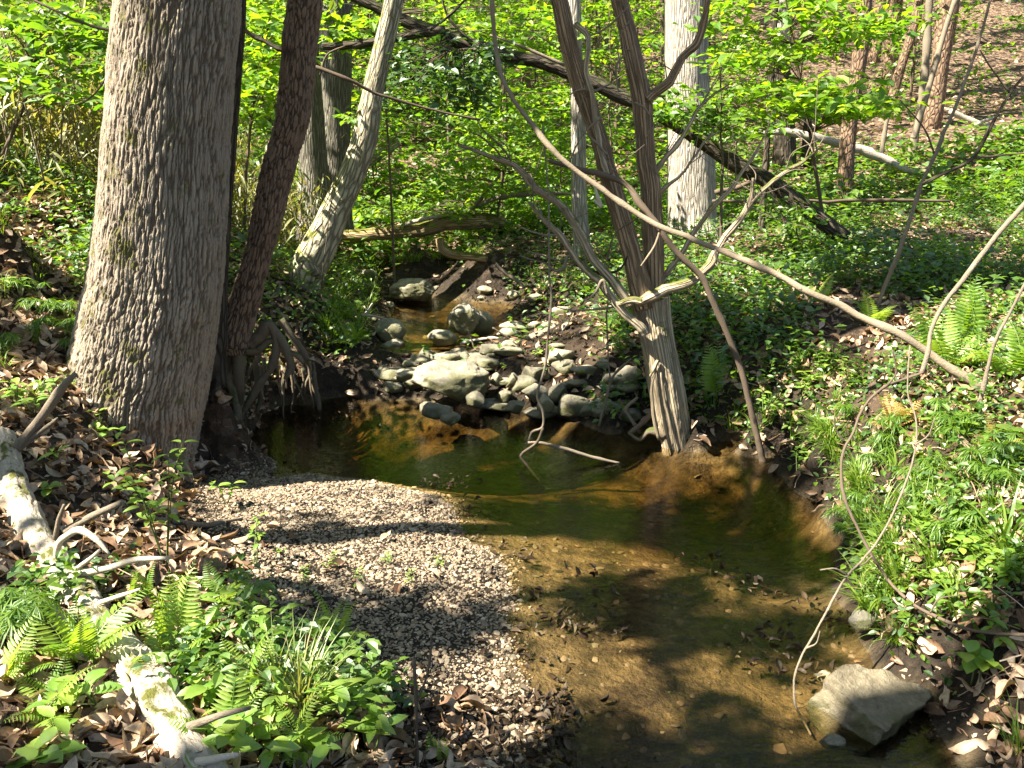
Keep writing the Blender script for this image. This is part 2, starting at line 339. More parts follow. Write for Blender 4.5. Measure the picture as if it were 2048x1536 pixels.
M['leaf_spring'] = leaf_mat('spring leaf', [(.075, .18, .012), (.125, .235, .014), (.19, .265, .014), (.14, .245, .014), (.06, .155, .012)], .58, 2.1, .04)
M['leaf_mid'] = leaf_mat('green leaf', [(.055, .135, .010), (.09, .18, .012), (.14, .23, .016), (.10, .19, .012), (.05, .13, .010)], .52, 2.0, .05)
M['leaf_dark'] = leaf_mat('dark green leaf', [(.03, .08, .012), (.05, .115, .012), (.045, .10, .014), (.03, .085, .012)], .42, 1.7, .08)
M['leaf_near'] = leaf_mat('fresh seedling leaf', [(.12, .25, .022), (.19, .32, .032), (.26, .36, .045), (.15, .28, .026)], .48, 1.7, .08, .25)
M['fern'] = leaf_mat('fern green', [(.11, .22, .020), (.17, .29, .03), (.24, .33, .04), (.13, .25, .022)], .5, 1.8, .05, .2)
M['fern_dry'] = leaf_mat('yellowed fern', [(.36, .25, .06), (.42, .30, .09), (.33, .19, .07)], .4, 1.3, .03)
M['grass'] = leaf_mat('grass blade', [(.08, .17, .014), (.14, .235, .022), (.20, .27, .035), (.10, .20, .016)], .48, 1.8, .05)
M['sedge'] = leaf_mat('yellow green sedge', [(.17, .23, .05), (.24, .27, .08), (.30, .29, .12), (.15, .22, .04)], .4, 1.5, .06)
M['cane'] = leaf_mat('cane leaf', [(.15, .19, .04), (.22, .22, .06), (.27, .23, .10), (.12, .18, .035)], .5, 1.6, .05)
M['litter'] = leaf_mat('dead leaf', [(.13, .075, .043), (.29, .18, .105), (.42, .30, .195), (.52, .40, .28), (.25, .145, .085), (.11, .062, .037)], .12, 1.2, .03, .9)
M['wet'] = leaf_mat('sodden leaf', [(.030, .020, .012), (.055, .037, .022), (.10, .066, .04), (.04, .027, .017)], .05, 1.2, .02, .8)
M['canopy'] = M['leaf_spring']

def stem_mat(name, c):
    m = N(name); f = m.noise(None, 30, 2); return m.done(m.bsdf(m.ramp(f, [(.3, tuple(.6 * x for x in c)), (.7, c)]), .6))
M['stem'] = stem_mat('green stem', (.11, .15, .04)); M['stem_red'] = stem_mat('reddish stem', (.14, .07, .035))
def rock_mat(name, a, b, moss, amt):
    m = N(name); co = m.n('TexCoord').outputs['Object']; f = m.noise(co, 7, 6, .65); g = m.noise(co, 40, 5, .7); k = m.noise(co, 2.2, 3)
    c = m.ramp(m.math('ADD', m.math('MULTIPLY', f, .6), m.math('MULTIPLY', g, .4)), [(.3, a), (.5, tuple(.5 * (x + y) for x, y in zip(a, b))), (.68, b)])
    sx = m.n('SeparateXYZ', i_0=m.n('NewGeometry').outputs['Normal'])
    mf = m.ramp(m.math('ADD', m.math('MULTIPLY', sx.outputs[2], -.12), m.math('ADD', m.math('MULTIPLY', k, .7), m.math('MULTIPLY', f, .4))), [(.56 - amt, (0, 0, 0)), (.68 - amt, (1, 1, 1))])
    c = m.mix(m.math('MULTIPLY', mf, .85), c, moss)
    vo = m.n('TexVoronoi', feature='DISTANCE_TO_EDGE'); vo.inputs['Scale'].default_value = 5; m.link(co, vo.inputs['Vector'])
    h = m.math('ADD', m.math('MULTIPLY', f, 1), m.math('MULTIPLY', g, .5))
    return m.done(m.bsdf(c, .8, m.math('ADD', h, m.math('MULTIPLY', m.noise(co, 140, 3, .7), .25)), 1.0, .03, .25))
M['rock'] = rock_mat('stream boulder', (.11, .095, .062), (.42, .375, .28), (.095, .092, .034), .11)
M['rock_pale'] = rock_mat('pale boulder', (.15, .125, .08), (.47, .42, .31), (.11, .105, .04), .08)
M['rock_brown'] = rock_mat('brown mossy boulder', (.075, .06, .036), (.31, .26, .17), (.07, .07, .024), .12)
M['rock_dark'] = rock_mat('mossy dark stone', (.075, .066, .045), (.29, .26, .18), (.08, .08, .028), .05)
m = N('pebble'); r = m.attr('rnd').outputs['Fac']
c = m.ramp(r, [(0, (.075, .053, .032)), (.15, (.16, .112, .068)), (.3, (.32, .232, .145)), (.45, (.12, .096, .058)), (.6, (.40, .30, .195)), (.72, (.09, .076, .046)), (.84, (.27, .15, .075)), (.93, (.53, .44, .32)), (1, (.14, .092, .055))])
M['pebble'] = m.done(m.bsdf(m.mix(.22, c, m.ramp(m.noise(m.n('TexCoord').outputs['Object'], 60, 3), [(.3, (.11, .085, .06)), (.7, (.40, .33, .25))])), .7, None, .5, .01, .3))
# ground: dark woodland soil with flecks of litter; sand, silt and mud in the bed
m = N('woodland soil'); co = m.n('TexCoord').outputs['Object']; bed = m.attr('bed').outputs['Fac']; far = m.attr('far').outputs['Fac']
vo = m.n('TexVoronoi'); vo.inputs['Scale'].default_value = 16; wp = m.n('VectorMath', operation='MULTIPLY_ADD'); nz = m.n('TexNoise'); nz.inputs['Scale'].default_value = 9; m.link(co, nz.inputs['Vector'])
m.link(nz.outputs['Color'], wp.inputs[0]); wp.inputs[1].default_value = (.12,) * 3; m.link(co, wp.inputs[2]); m.link(wp.outputs[0], vo.inputs['Vector'])
sp = m.n('SeparateColor', i_0=vo.outputs['Color']).outputs[0]
lit = m.ramp(sp, [(0, (.035, .022, .015)), (.35, (.08, .05, .03)), (.6, (.19, .12, .075)), (.8, (.34, .24, .165)), (1, (.12, .07, .042))])
soil = m.ramp(m.noise(co, 14, 6, .7), [(.3, (.016, .011, .008)), (.55, (.048, .032, .020)), (.75, (.10, .068, .042))])
land = m.mix(m.math('ADD', m.math('MULTIPLY', far, .55), .25), soil, lit)
sand = m.ramp(m.noise(co, 4.5, 8, .72), [(.36, (.06, .045, .023)), (.52, (.16, .115, .058)), (.72, (.32, .235, .13))])
silt = m.ramp(m.noise(m.mapv(co, (1.0, 1.8, 1)), 2.6, 6, .68, .6), [(.40, (1, 1, 1)), (.54, (0, 0, 0))])
sand = m.mix(silt, sand, m.ramp(m.noise(co, 30, 4, .7), [(.35, (.022, .016, .009)), (.7, (.10, .07, .04))]))
h = m.math('ADD', m.math('MULTIPLY', vo.outputs['Distance'], .6), m.noise(co, 40, 5, .7))
h = m.math('ADD', h, m.math('MULTIPLY', m.noise(co, 13, 5, .65), 2.2)); land = m.mix(m.attr('mud').outputs['Fac'], land, m.ramp(m.noise(co, 26, 6, .7), [(.35, (.012, .009, .006)), (.6, (.035, .026, .017)), (.75, (.09, .065, .042))])); M['ground'] = m.done(m.bsdf(m.mix(bed, land, sand), .9, h, 1.0, .03, .2))
# water: thin clear skin over a brown absorbing body
m = N('stream water'); co = m.n('TexCoord').outputs['Object']
hh = m.math('ADD', m.math('MULTIPLY', m.noise(m.mapv(co, (1.0, 2.2, 1)), 12, 3, .5, .4), 1.0), m.math('MULTIPLY', m.noise(m.mapv(co, (1, 1.8, 1)), 34, 2, .5), .22))
bp = m.n('Bump'); bp.inputs['Strength'].default_value = .11; bp.inputs['Distance'].default_value = .05; m.link(hh, bp.inputs['Height'])
fr = m.n('Fresnel'); fr.inputs[0].default_value = 1.33; m.link(bp.outputs[0], fr.inputs['Normal'])
gl = m.n('BsdfGlossy'); gl.inputs[1].default_value = .015; m.link(bp.outputs[0], gl.inputs['Normal']); tr = m.n('BsdfTransparent'); tr.inputs[0].default_value = (.93, .88, .76, 1)
m.link(m.n('MixShader', i_0=fr.outputs[0], i_1=tr.outputs[0], i_2=gl.outputs[0]).outputs[0], m.out.inputs[0])
va = m.n('VolumeAbsorption'); va.inputs[0].default_value = (.68, .58, .27, 1); va.inputs[1].default_value = 3.2; m.link(va.outputs[0], m.out.inputs[1])
M['water'] = m.m

# ------------------------------------------------------------------ setting: ground and water
nx, ny = len(GX), len(GY); k = (np.arange(ny - 1)[:, None] * nx + np.arange(nx - 1)[None]).ravel()
GF = np.stack([k, k + 1, k + nx + 1, k + nx], 1)
XYZ = np.stack([XX.ravel(), YY.ravel(), ZG.ravel()], 1); relw = XYZ[:, 2] - WZ(XYZ[:, 0], XYZ[:, 1])
instream = ((XYZ[:, 0] > -3) & (XYZ[:, 0] < 3.2) & (XYZ[:, 1] < 14.5) & (XYZ[:, 1] > -3))
mudv = (1 - sstep(.35, .6, relw + (fbm(XYZ * 2, 23) - .5) * .3)) * instream * sstep(-1.9, -1.4, XYZ[:, 0] + .5 * sstep(7, 9, XYZ[:, 1])) * .9
bedv = (1 - sstep(-.01, .05, relw + (fbm(XYZ * 3, 21) - .5) * .06)) * instream
tag(obj('ground', mesh('ground', XYZ, GF, M['ground'], {'bed': bedv, 'mud': mudv, 'far': sstep(8, 14, XYZ[:, 1])}, True)), 'leaf strewn woodland floor with stream bed, banks and rising hillside', 'ground', kind='structure')
wx = np.arange(-3.2, 4.0, .05); wy = np.arange(-2.0, 14.6, .05); WX, WY = np.meshgrid(wx, wy); WP = np.stack([WX.ravel(), WY.ravel()], 1)
wz = WZ(WP[:, 0], WP[:, 1]); rif = sstep(7.6, 7.9, WP[:, 1]) * (1 - sstep(9.0, 9.6, WP[:, 1]))
wz = wz + rif * (fbm(np.c_[WP * 6, WP[:, :1] * 0], 31) - .5) * .05
nwx, nwy = len(wx), len(wy); k = (np.arange(nwy - 1)[:, None] * nwx + np.arange(nwx - 1)[None]).ravel(); WF = np.stack([k, k + 1, k + nwx + 1, k + nwx], 1)
hq = H(WP[:, 0], WP[:, 1]); wet = hq < wz + .03
fw = wet[WF].any(1)                                    # only where the bed lies below the level
for _ in range(1):
    WF = WF[fw]
top = np.c_[WP, wz]; bot = np.c_[WP, np.minimum(hq, wz) - .25]; nb = len(top)
ed = {}
for q in WF:
    for a, b in ((q[0], q[1]), (q[1], q[2]), (q[2], q[3]), (q[3], q[0])):
        if (b, a) in ed: del ed[(b, a)]
        else: ed[(a, b)] = 1
side = np.array([(b, a, a + nb, b + nb) for a, b in ed])
WF_all = np.concatenate([WF, WF[:, ::-1] + nb, side])
used = np.unique(WF_all); mp = np.zeros(2 * nb, int); mp[used] = np.arange(len(used))
tag(obj('stream_water', mesh('stream_water', np.concatenate([top, bot])[used], mp[WF_all], M['water'], None, True)), 'shallow brown creek water pooling below a stony riffle', 'water', kind='structure')

# ------------------------------------------------------------------ trees
CANOPY = []            # (thing, origin, top point) of the trees whose crowns shade the creek
def W(pts, y0=None):   # (u, v, width px[, y]) -> points and radii
    P = []; rr = []
    for p in pts:
        q = at(p[0], p[1], p[3] if len(p) > 3 else y0); P.append(q); rr.append(pxr(q, p[2]))
    return np.array(P), np.array(rr)
def furrows(amp, sc, st, seed, cut=.09):
    def f(bc, s):
        q = bc * np.array([sc, sc, sc * st]); q = q + (noise(bc * 14, seed + 3)[..., None] - .5) * .9
        n1 = noise(q, seed) * .65 + noise(q * 2.1, seed + 1) * .35
        n2 = noise(q * 1.7 + 31, seed + 7)
        d = np.exp(-((n1 - .5) / cut) ** 2) + .6 * np.exp(-((n2 - .5) / cut) ** 2)
        return -amp * np.clip(d, 0, 1.2) + amp * .5 * (noise(bc * 60, seed + 5) - .5) + amp * 1.4 * (fbm(bc * 3.5, seed + 8) - .5)
    return f
def ridges(nr, amp, seed, w0=2.2, vs=1.4, cut=.62, fq=5):   # plates of bark between narrow winding fissures
    def f(bc, s):
        o = bc - SEED_OFF[0]; th = np.arctan2(o[..., 1], o[..., 0]); ph = th / (2 * np.pi) * nr + w0 * noise(o * np.array([fq, fq, vs]) + 9, seed) + w0 * .45 * noise(o * np.array([fq * 2, fq * 2, vs * 3.5]) + 5, seed + 1) + .4 * noise(o * np.array([12, 12, 22]), seed + 2)
        d = np.abs(ph - np.floor(ph) - .5) * 2; br = noise(o * np.array([22, 22, 9]) + 3, seed + 4)      # fissures open and close
        fis = sstep(cut, 1, d) * (.35 + .75 * sstep(.25, .6, br)); q = noise(o * np.array([12, 12, 34]) + 7, seed + 6); crk = np.exp(-((q - .5) / .05) ** 2) * .35
        return -amp * np.clip(fis + crk, 0, 1.15) + amp * .35 * (noise(o * 70, seed + 5) - .5) + amp * 1.2 * (fbm(o * 3.5, seed + 8) - .5)
    return f
def plates(fr, st, amp, seed, wv=.35):      # long irregular bark plates
    def f(bc, s):
        q = bc * np.array([fr, fr, fr * st]); wq = np.stack([noise(bc * np.array([7, 7, 5]) + 3 + 11 * k, seed + k) for k in range(3)], -1) - .5; q = q + wq * wv * np.array([3.2, 3.2, 2.0]) + (noise(bc * 45, seed + 9)[..., None] - .5) * .35
        d1, d2 = voro(q, seed); fis = 1 - sstep(.02, .24, d2 - d1); q2 = q * np.array([1.9, 1.9, 1.6]) + 50; e1, e2 = voro(q2, seed + 5); fis2 = 1 - sstep(.0, .2, e2 - e1)
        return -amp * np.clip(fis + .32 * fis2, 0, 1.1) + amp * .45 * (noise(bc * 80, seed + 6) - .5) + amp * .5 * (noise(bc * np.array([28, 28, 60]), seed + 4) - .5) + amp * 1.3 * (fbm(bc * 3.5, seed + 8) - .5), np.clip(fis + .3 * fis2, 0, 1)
    return f
SEED_OFF = [0.0]
def extend(P, r, h, k=.8, dx=0.0, dy=0.0):   # points that carry a trunk on above the frame
    d = P[-1] - P[-2]; d = d / np.linalg.norm(d); a = P[-1] + d * (h * .4) ; b = a + np.array([dx, dy, h * .6])
    return np.array([P[-1] - d * .02, a, b]), np.array([r[-1] * .99, r[-1] * .9, r[-1] * k * .6])
def trunk_tree(name, label, cat, rows, y, mat, sides=28, n=8, up=7.0, disp=None, canopy=True, sink=.25, rough=.05, group=None, dx=0., dy=0.):
    P, r = W(rows, y); b = P[0].copy(); g = float(H(b[0], b[1]))
    if sink: P = np.concatenate([[b + (b - P[1]) / np.linalg.norm(b - P[1]) * sink], P]); r = np.append(r[0] * 1.12, r)
    o = np.array([b[0], b[1], min(g, b[2])]); t = thing(name, label, cat, o, group)
    obj('trunk', tmesh(name + '_trunk', [tube(P, r, sides, n, 0, 0 if disp else len(bpy.data.objects), rough, .05, disp)], mat, o), t)
    if up:
        Q, q = extend(P, r, up, dx=dx, dy=dy); obj('upper_trunk', tmesh(name + '_upper', [tube(Q, q, 20, 8, .1, 3, .05)], mat, o), t)
        if canopy: CANOPY.append((t, o, Q[-1]))
    return t, o, P, r
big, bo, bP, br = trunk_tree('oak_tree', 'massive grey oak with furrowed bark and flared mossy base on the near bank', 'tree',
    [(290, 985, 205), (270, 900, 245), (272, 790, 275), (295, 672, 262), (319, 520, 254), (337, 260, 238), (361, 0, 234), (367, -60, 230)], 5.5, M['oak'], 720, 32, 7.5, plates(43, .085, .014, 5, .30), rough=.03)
# buttress roots of the oak
for q, (a, rr) in enumerate((([(225, 760), (165, 785), (118, 812), (70, 850)], (70, 52, 34, 16)), ([(240, 850), (190, 880), (150, 925)], (70, 50, 22)), ([(330, 900), (355, 960), (385, 1000)], (70, 48, 22)))):
    P = [];
    for i, (u, v) in enumerate(a):
        p = at(u, v, 5.35 - .1 * i); p[2] = max(p[2], float(H(p[0], p[1])) - .03) if i else p[2]; P.append(p)
    obj('root', tmesh('oak_root', [tube(P, [pxr(p, x) for p, x in zip(P, rr)], 20, 6, .03, 40 + q, .15)], M['oak'], bo), big)
trunk_tree('shadowed_tree', 'dark slender trunk half hidden behind the massive oak', 'tree', [(420, 700, 62), (430, 480, 58), (447, 250, 56), (462, 60, 54), (466, -40, 52)], 6.15, M['dark'], 24, 8, 7)
cur, co_, cP, cr = trunk_tree('curved_tree', 'curved reddish brown trunk perched above washed out roots', 'tree',
    [(470, 705, 52), (468, 684, 74), (482, 626, 64), (500, 567, 59), (515, 512, 56), (536, 430, 63), (556, 342, 65), (571, 290, 63), (585, 240, 66), (594, 170, 69), (600, 85, 71), (612, 0, 69), (618, -50, 68)],
    6.35, M['red'], 300, 20, 6.5, plates(42, .22, .012, 15, .3), sink=.0)
def pts3(l): return [at(u, v, y) for u, v, y in l]
def px_tube(l, y, sides=8, n=5, wob=.02, seed=0, rough=.12):
    P, r = W(l, y); return tube(P, r, sides, n, wob, seed, rough)
ROOTS = [[(478, 700, 26), (476, 760, 20), (474, 815, 15, 6.5), (468, 850, 12, 6.4)], [(500, 690, 24), (520, 672, 20), (540, 650, 18), (552, 690, 15), (541, 735, 15), (520, 765, 15), (500, 800, 13), (487, 822, 11)],
  [(495, 700, 22), (518, 700, 16), (545, 680, 14), (570, 700, 13), (595, 712, 12), (606, 725, 8)], [(548, 660, 16), (568, 690, 20), (580, 730, 16), (570, 758, 8)],
  [(470, 700, 20), (455, 745, 15, 6.4), (468, 790, 15, 6.3), (476, 830, 13, 6.25), (462, 838, 12, 6.2), (440, 820, 14, 6.2)], [(470, 830, 12, 6.2), (462, 858, 12, 6.1), (448, 872, 9, 6.05)],
  [(560, 640, 18, 7.2), (595, 690, 14, 7.2), (622, 740, 12, 7.3), (633, 790, 13, 7.35), (640, 825, 8, 7.35)], [(520, 690, 14, 6.8), (512, 745, 11, 6.8), (522, 790, 12, 6.8), (515, 822, 8, 6.8)]]
for i, l in enumerate(ROOTS): obj('root', tmesh('bank_root', [px_tube(l, 6.35, 9, 6, .03, 70 + i, .18)], M['root'], co_), cur)
rt = np.random.default_rng(33)
for i in range(26):     # fine hanging rootlets in the washed out bank
    u = rt.uniform(440, 640); v = 690 + .35 * abs(u - 500) * .4 + rt.uniform(0, 40); y = 6.35 + (u - 440) / 200 * 1.0; L = rt.uniform(40, 110); k = rt.uniform(-25, 25)
    obj('root', tmesh('rootlet', [px_tube([(u, v, rt.uniform(5, 10)), (u + k * .4 + rt.uniform(-8, 8), v + L * .5, 5), (u + k, v + L, 2)], y, 6, 6, .05, 300 + i, .2)], M['root'], co_), cur)
trunk_tree('background_tree', 'slim grey speckled trunk leaning behind the curved tree', 'tree', [(632, 440, 74), (628, 350, 60), (621, 200, 50), (612, 60, 46), (608, -40, 44)], 11.2, M['grey_shaded'], 24, 8, 8, canopy=False)
trunk_tree('background_tree', 'straight grey trunk with fine vertical bark between curved and leaning trees', 'tree', [(668, 420, 74), (668, 273, 66), (671, 103, 66), (674, -40, 64)], 12.4, M['grey_shaded'], 28, 8, 9, canopy=False)
lean, lo, lP, lr = trunk_tree('leaning_tree', 'leaning pale trunk blotched with moss rising from the grassy bank', 'tree', [(606, 585, 62), (612, 545, 76), (640, 490, 68), (676, 410, 56), (707, 342, 50), (730, 273, 50), (749, 171, 42), (781, 34, 38), (795, -40, 36)], 9.0, M['mossy'], 40, 8, 6, dx=1.0, rough=.08)
P, r = W([(625, 520, 56), (596, 545, 38), (572, 552, 20)], 8.95); obj('root', tmesh('lean_root', [tube(P, r, 14, 6, .03, 4, .15)], M['mossy'], lo), lean)
trunk_tree('background_tree', 'stout pale grey trunk sunlit on one side behind the dead cedar', 'tree', [(1386, 472, 116), (1384, 440, 98), (1383, 400, 94), (1381, 273, 90), (1373, 150, 86), (1373, 0, 87), (1372, -40, 87)], 13.0, M['grey'], 40, 8, 9, canopy=False, sink=.3)
trunk_tree('young_tree', 'thin pale blotched trunk behind the dead cedar stems', 'tree', [(1163, 485, 34), (1158, 400, 31), (1157, 300, 29), (1154, 180, 28), (1150, 60, 26), (1148, -40, 25)], 11.0, M['grey'], 20, 8, 6, canopy=False)
trunk_tree('young_tree', 'brown flaky trunk standing on the sunny right floor beside the fallen log', 'tree', [(1688, 425, 42), (1690, 380, 32), (1694, 310, 31), (1702, 230, 29), (1716, 140, 29), (1726, 60, 30), (1730, -40, 28)], 15.0, M['brown'], 24, 8, 7, canopy=False)
trunk_tree('sapling', 'thin dark upright sapling stem in front of the broken stump', 'tree', [(1524, 440, 12), (1531, 331, 11), (1544, 137, 11), (1552, 0, 11), (1554, -40, 10)], 12.0, M['dark'], 12, 6, 4, canopy=False, sink=.15)
trunk_tree('sapling', 'slim grey stem leaning on the leaf covered hillside', 'tree', [(1784, 200, 20), (1800, 140, 18), (1829, 50, 17), (1845, -40, 15)], 21.0, M['brown'], 12, 6, 4, canopy=False)
trunk_tree('sapling', 'tall slim pale stem with a kink on the sunny right floor', 'tree', [(1821, 325, 15), (1836, 240, 14), (1846, 182, 14), (1856, 60, 13), (1860, -40, 12)], 17.0, M['branch'], 12, 6, 4, canopy=False, sink=.15)
trunk_tree('sapling', 'pale stem slanting across the brown hillside', 'tree', [(1832, 260, 12), (1858, 174, 11), (1890, 60, 10), (1914, -10, 9)], 16.6, M['branch'], 12, 6, 3, canopy=False, sink=.15)
trunk_tree('sapling', 'short pale stick like stem beside the brown flaky trunk', 'tree', [(1764, 300, 9), (1772, 250, 8), (1785, 190, 6)], 16.0, M['branch'], 10, 6, 0, canopy=False, sink=.1)
for lab, rows, y in (('broken dark stump with splintered top behind the leafy sapling', [(1569, 312, 46), (1568, 250, 44), (1566, 190, 42), (1562, 135, 34)], 17.0), ('short dark stump beside the splintered stump', [(1612, 312, 22), (1614, 280, 20), (1616, 250, 18)], 17.3)):
    P, r = W(rows, y); o = P[0].copy(); P = np.concatenate([[P[0] - [0, 0, .2]], P]); r = np.append(r[0], r)
    t = thing('stump', lab, 'stump', o); obj('bole', tmesh('stump_bole', [tube(P, r, 22, 5, 0, 5, .15, .12)], M['dark'], o), t)
    for k in range(5):
        a = k * 1.3; q = P[-1] + np.array([math.cos(a), math.sin(a), 0]) * r[-1] * .7; obj('splinter', tmesh('splinter', [tube([q - [0, 0, .1], q + [0, 0, .08 + .05 * (k % 3)]], [r[-1] * .35, .01], 6, 2)], M['dark'], o), t)

# dead cedar at the water's edge
sn_rows = [(1356, 930, 66), (1352, 890, 62), (1337, 806, 70), (1318, 703, 66), (1306, 640, 68), (1299, 598, 74)]
P, r = W(sn_rows, 6.35); so = np.array([P[1][0], P[1][1], 0.0]); sng = thing('dead_cedar', 'dead weathered cedar with two stems and bare curling branches rooted at the water edge', 'tree', so)
obj('trunk', tmesh('cedar_trunk', [tube(P, r, 96, 22, 0, 5, .04, .13, furrows(.006, 55, .03, 25, .12))], M['cedar'], so), sng)
def cpart(name, rows, y, mat, sides=10, n=6, wob=.03, seed=0, rough=.12, parent=None):
    P, r = W(rows, y); return obj(name, tmesh('cedar_' + name, [tube(P, r, sides, n, wob, seed, rough, .08)], mat, so), parent or sng)
SL = [(1290, 615, 50), (1276, 560, 46), (1262, 500, 40), (1243, 430, 40), (1220, 352, 38), (1196, 273, 36), (1172, 195, 36), (1147, 117, 36), (1118, 0, 33), (1105, -50, 30), (1080, -160, 22), (1060, -260, 10)]
SR = [(1306, 620, 50), (1306, 560, 44), (1306, 500, 42), (1303, 430, 40), (1297, 352, 40), (1290, 273, 38), (1282, 195, 40), (1266, 117, 38), (1250, 39, 34), (1240, 0, 32), (1232, -60, 30), (1215, -180, 20), (1205, -280, 8)]
for i, (l, yy) in enumerate(((SL, 6.3), (SR, 6.45))):
    P, r = W(l, yy); st_ = obj('stem', tmesh('cedar_stem', [tube(P, r, 40, 10, .03, 11 + i, .08, .12, furrows(.004, 60, .03, 35 + i, .12))], M['cedar_red'], so), sng); SO = (SO if i else []) + [st_]
BR = [([(1260, 612, 18), (1244, 586, 22), (1189, 516, 22), (1150, 449, 22), (1119, 406, 18), (1076, 383, 18), (1033, 336, 15), (975, 312, 11), (916, 289, 7)], 6.2, 'cedar'),
 ([(1290, 668, 22), (1279, 652, 24), (1242, 621, 22), (1201, 567, 18), (1167, 536, 17), (1136, 495, 14), (1119, 468, 14), (1085, 437, 10), (1058, 404, 5)], 6.15, 'cedar'),
 ([(1278, 606, 24), (1327, 580, 26), (1378, 563, 22), (1413, 536, 22), (1433, 505, 19), (1448, 484, 18), (1498, 410, 14), (1506, 356, 8)], 6.2, 'cedar'),
 ([(1500, 405, 11), (1530, 378, 10), (1570, 345, 9), (1610, 319, 8), (1651, 290, 4)], 6.2, 'cedar'),
 ([(1320, 575, 14), (1334, 547, 14), (1376, 488, 14), (1408, 437, 12), (1462, 375, 10), (1498, 324, 8), (1530, 270, 5), (1545, 220, 3)], 6.5, 'cedar'),
 ([(1308, 350, 14), (1318, 332, 13), (1365, 273, 10), (1404, 207, 8), (1459, 168, 4)], 6.5, 'cedar'),
 ([(1312, 400, 10), (1326, 379, 9), (1369, 340, 8), (1408, 285, 6), (1440, 262, 3)], 6.5, 'cedar'),
 ([(1294, 200, 30), (1306, 187, 24), (1341, 160, 22), (1365, 117, 20), (1396, 78, 20), (1412, 23, 17), (1418, -40, 14)], 6.4, 'cedar_red'),
 ([(1150, 47, 16), (1177, 78, 13), (1173, 145, 12), (1185, 187, 13), (1189, 234, 14), (1200, 300, 14), (1215, 350, 12)], 6.2, 'cedar'),
 ([(1283, 604, 24), (1262, 602, 18), (1237, 608, 12)], 6.1, 'cedar'),
 ([(1172, 75, 6), (1200, 62, 6), (1230, 40, 6), (1260, 10, 4)], 6.2, 'branch'), ([(1195, 182, 8), (1165, 182, 7), (1140, 190, 3)], 6.2, 'branch'), ([(1195, 180, 6), (1215, 172, 5), (1235, 160, 2)], 6.2, 'branch'),
 ([(1270, 205, 6), (1290, 215, 5), (1302, 235, 4), (1300, 262, 3), (1288, 282, 2)], 6.3, 'branch'), ([(1250, 195, 4), (1240, 195, 4), (1205, 182, 2)], 6.3, 'branch'),
 ([(1200, 235, 8), (1175, 260, 5), (1155, 290, 4), (1140, 320, 3)], 6.15, 'branch'), ([(1215, 310, 7), (1190, 285, 6), (1165, 262, 3)], 6.15, 'branch'),
 ([(1190, 372, 8), (1196, 400, 9), (1200, 414, 10), (1188, 400, 6)], 6.1, 'white'), ([(1150, 520, 8), (1135, 512, 8), (1128, 535, 10), (1110, 542, 6), (1090, 528, 4), (1040, 512, 3)], 6.15, 'branch'),
 ([(1180, 535, 6), (1150, 528, 5), (1100, 518, 5), (1050, 500, 3)], 6.2, 'branch'), ([(1215, 590, 8), (1208, 560, 8), (1196, 578, 7), (1175, 600, 5)], 6.1, 'branch'),
 ([(1240, 612, 7), (1200, 618, 5), (1150, 622, 4), (1105, 612, 2)], 6.15, 'branch'), ([(1120, 470, 6), (1090, 470, 7), (1058, 462, 6), (1034, 452, 4)], 6.15, 'branch'),
 ([(1075, 384, 6), (1100, 372, 4), (1125, 372, 2)], 6.2, 'branch'), ([(1030, 334, 6), (1000, 290, 5), (965, 250, 4), (945, 220, 2)], 6.2, 'twig'), ([(1005, 322, 6), (990, 300, 5), (960, 270, 4), (935, 262, 2)], 6.2, 'twig'),
 ([(1248, 110, 7), (1235, 130, 6), (1236, 180, 4), (1250, 182, 2)], 6.3, 'branch'), ([(1262, 40, 5), (1245, 60, 4), (1235, 90, 4), (1240, 130, 3)], 6.3, 'branch'),
 ([(1290, 420, 6), (1270, 440, 5), (1230, 470, 4), (1215, 520, 3)], 6.2, 'twig'), ([(1260, 500, 6), (1240, 540, 5), (1200, 546, 10), (1185, 543, 8)], 6.25, 'dark')]
BO = []
for i, (l, yy, mm) in enumerate(BR): BO.append(cpart('branch', [(u, v, ww * (.82 if ww > 8 else .7)) for u, v, ww in l], yy, M[mm], 12 if l[0][2] > 15 else 8, 7, .045, 100 + i, .2))
tg = np.random.default_rng(61)
for i, (l, yy, mm) in enumerate(BR[:9] + BR[:6] + [(SL[3:10], 6.25, 'branch'), (SR[3:10], 6.4, 'branch')] * 2):
    P, _ = W(l, yy); C, _ = catmull(P, np.ones(len(P)), 5)
    for k in range(5):      # fine dry twigs
        j = tg.integers(3, len(C) - 1); d = C[j] - C[j - 1]; d = d / np.linalg.norm(d) * .6 + tg.normal(0, .55, 3) + [0, 0, .1]; L = tg.uniform(.12, .5); q = C[j]
        obj('twig', tmesh('cedar_twig', [tube([q, q + d * L * .45 + tg.normal(0, .02, 3), q + d * L + tg.normal(0, .05, 3)], [.0045, .003, .0012], 5, 4, .03, i * 7 + k, .1)], M['branch'], so), (BO + BO[:0])[i] if i < 9 else BO[i - 9] if i < 15 else SO[(i - 15) % 2])
# splinters and knots at the split base, snag roots
for i, l in enumerate(([(1312, 740, 6), (1304, 780, 10), (1307, 830, 12), (1318, 880, 8)], [(1322, 745, 6), (1330, 800, 9), (1340, 850, 10), (1345, 892, 6)], [(1316, 720, 8), (1309, 734, 14), (1300, 752, 6)])):
    cpart('splinter', [(u, v, w_ * .6) for u, v, w_ in l], 6.2, M['cedar'], 8, 5, .03, 160 + i)
for i, l in enumerate(([(1370, 870, 26), (1400, 890, 18), (1430, 905, 8)], [(1330, 870, 20), (1300, 862, 12), (1280, 880, 7), (1258, 866, 5)])): cpart('root', l, 6.3, M['root'], 10, 5, .03, 170 + i)

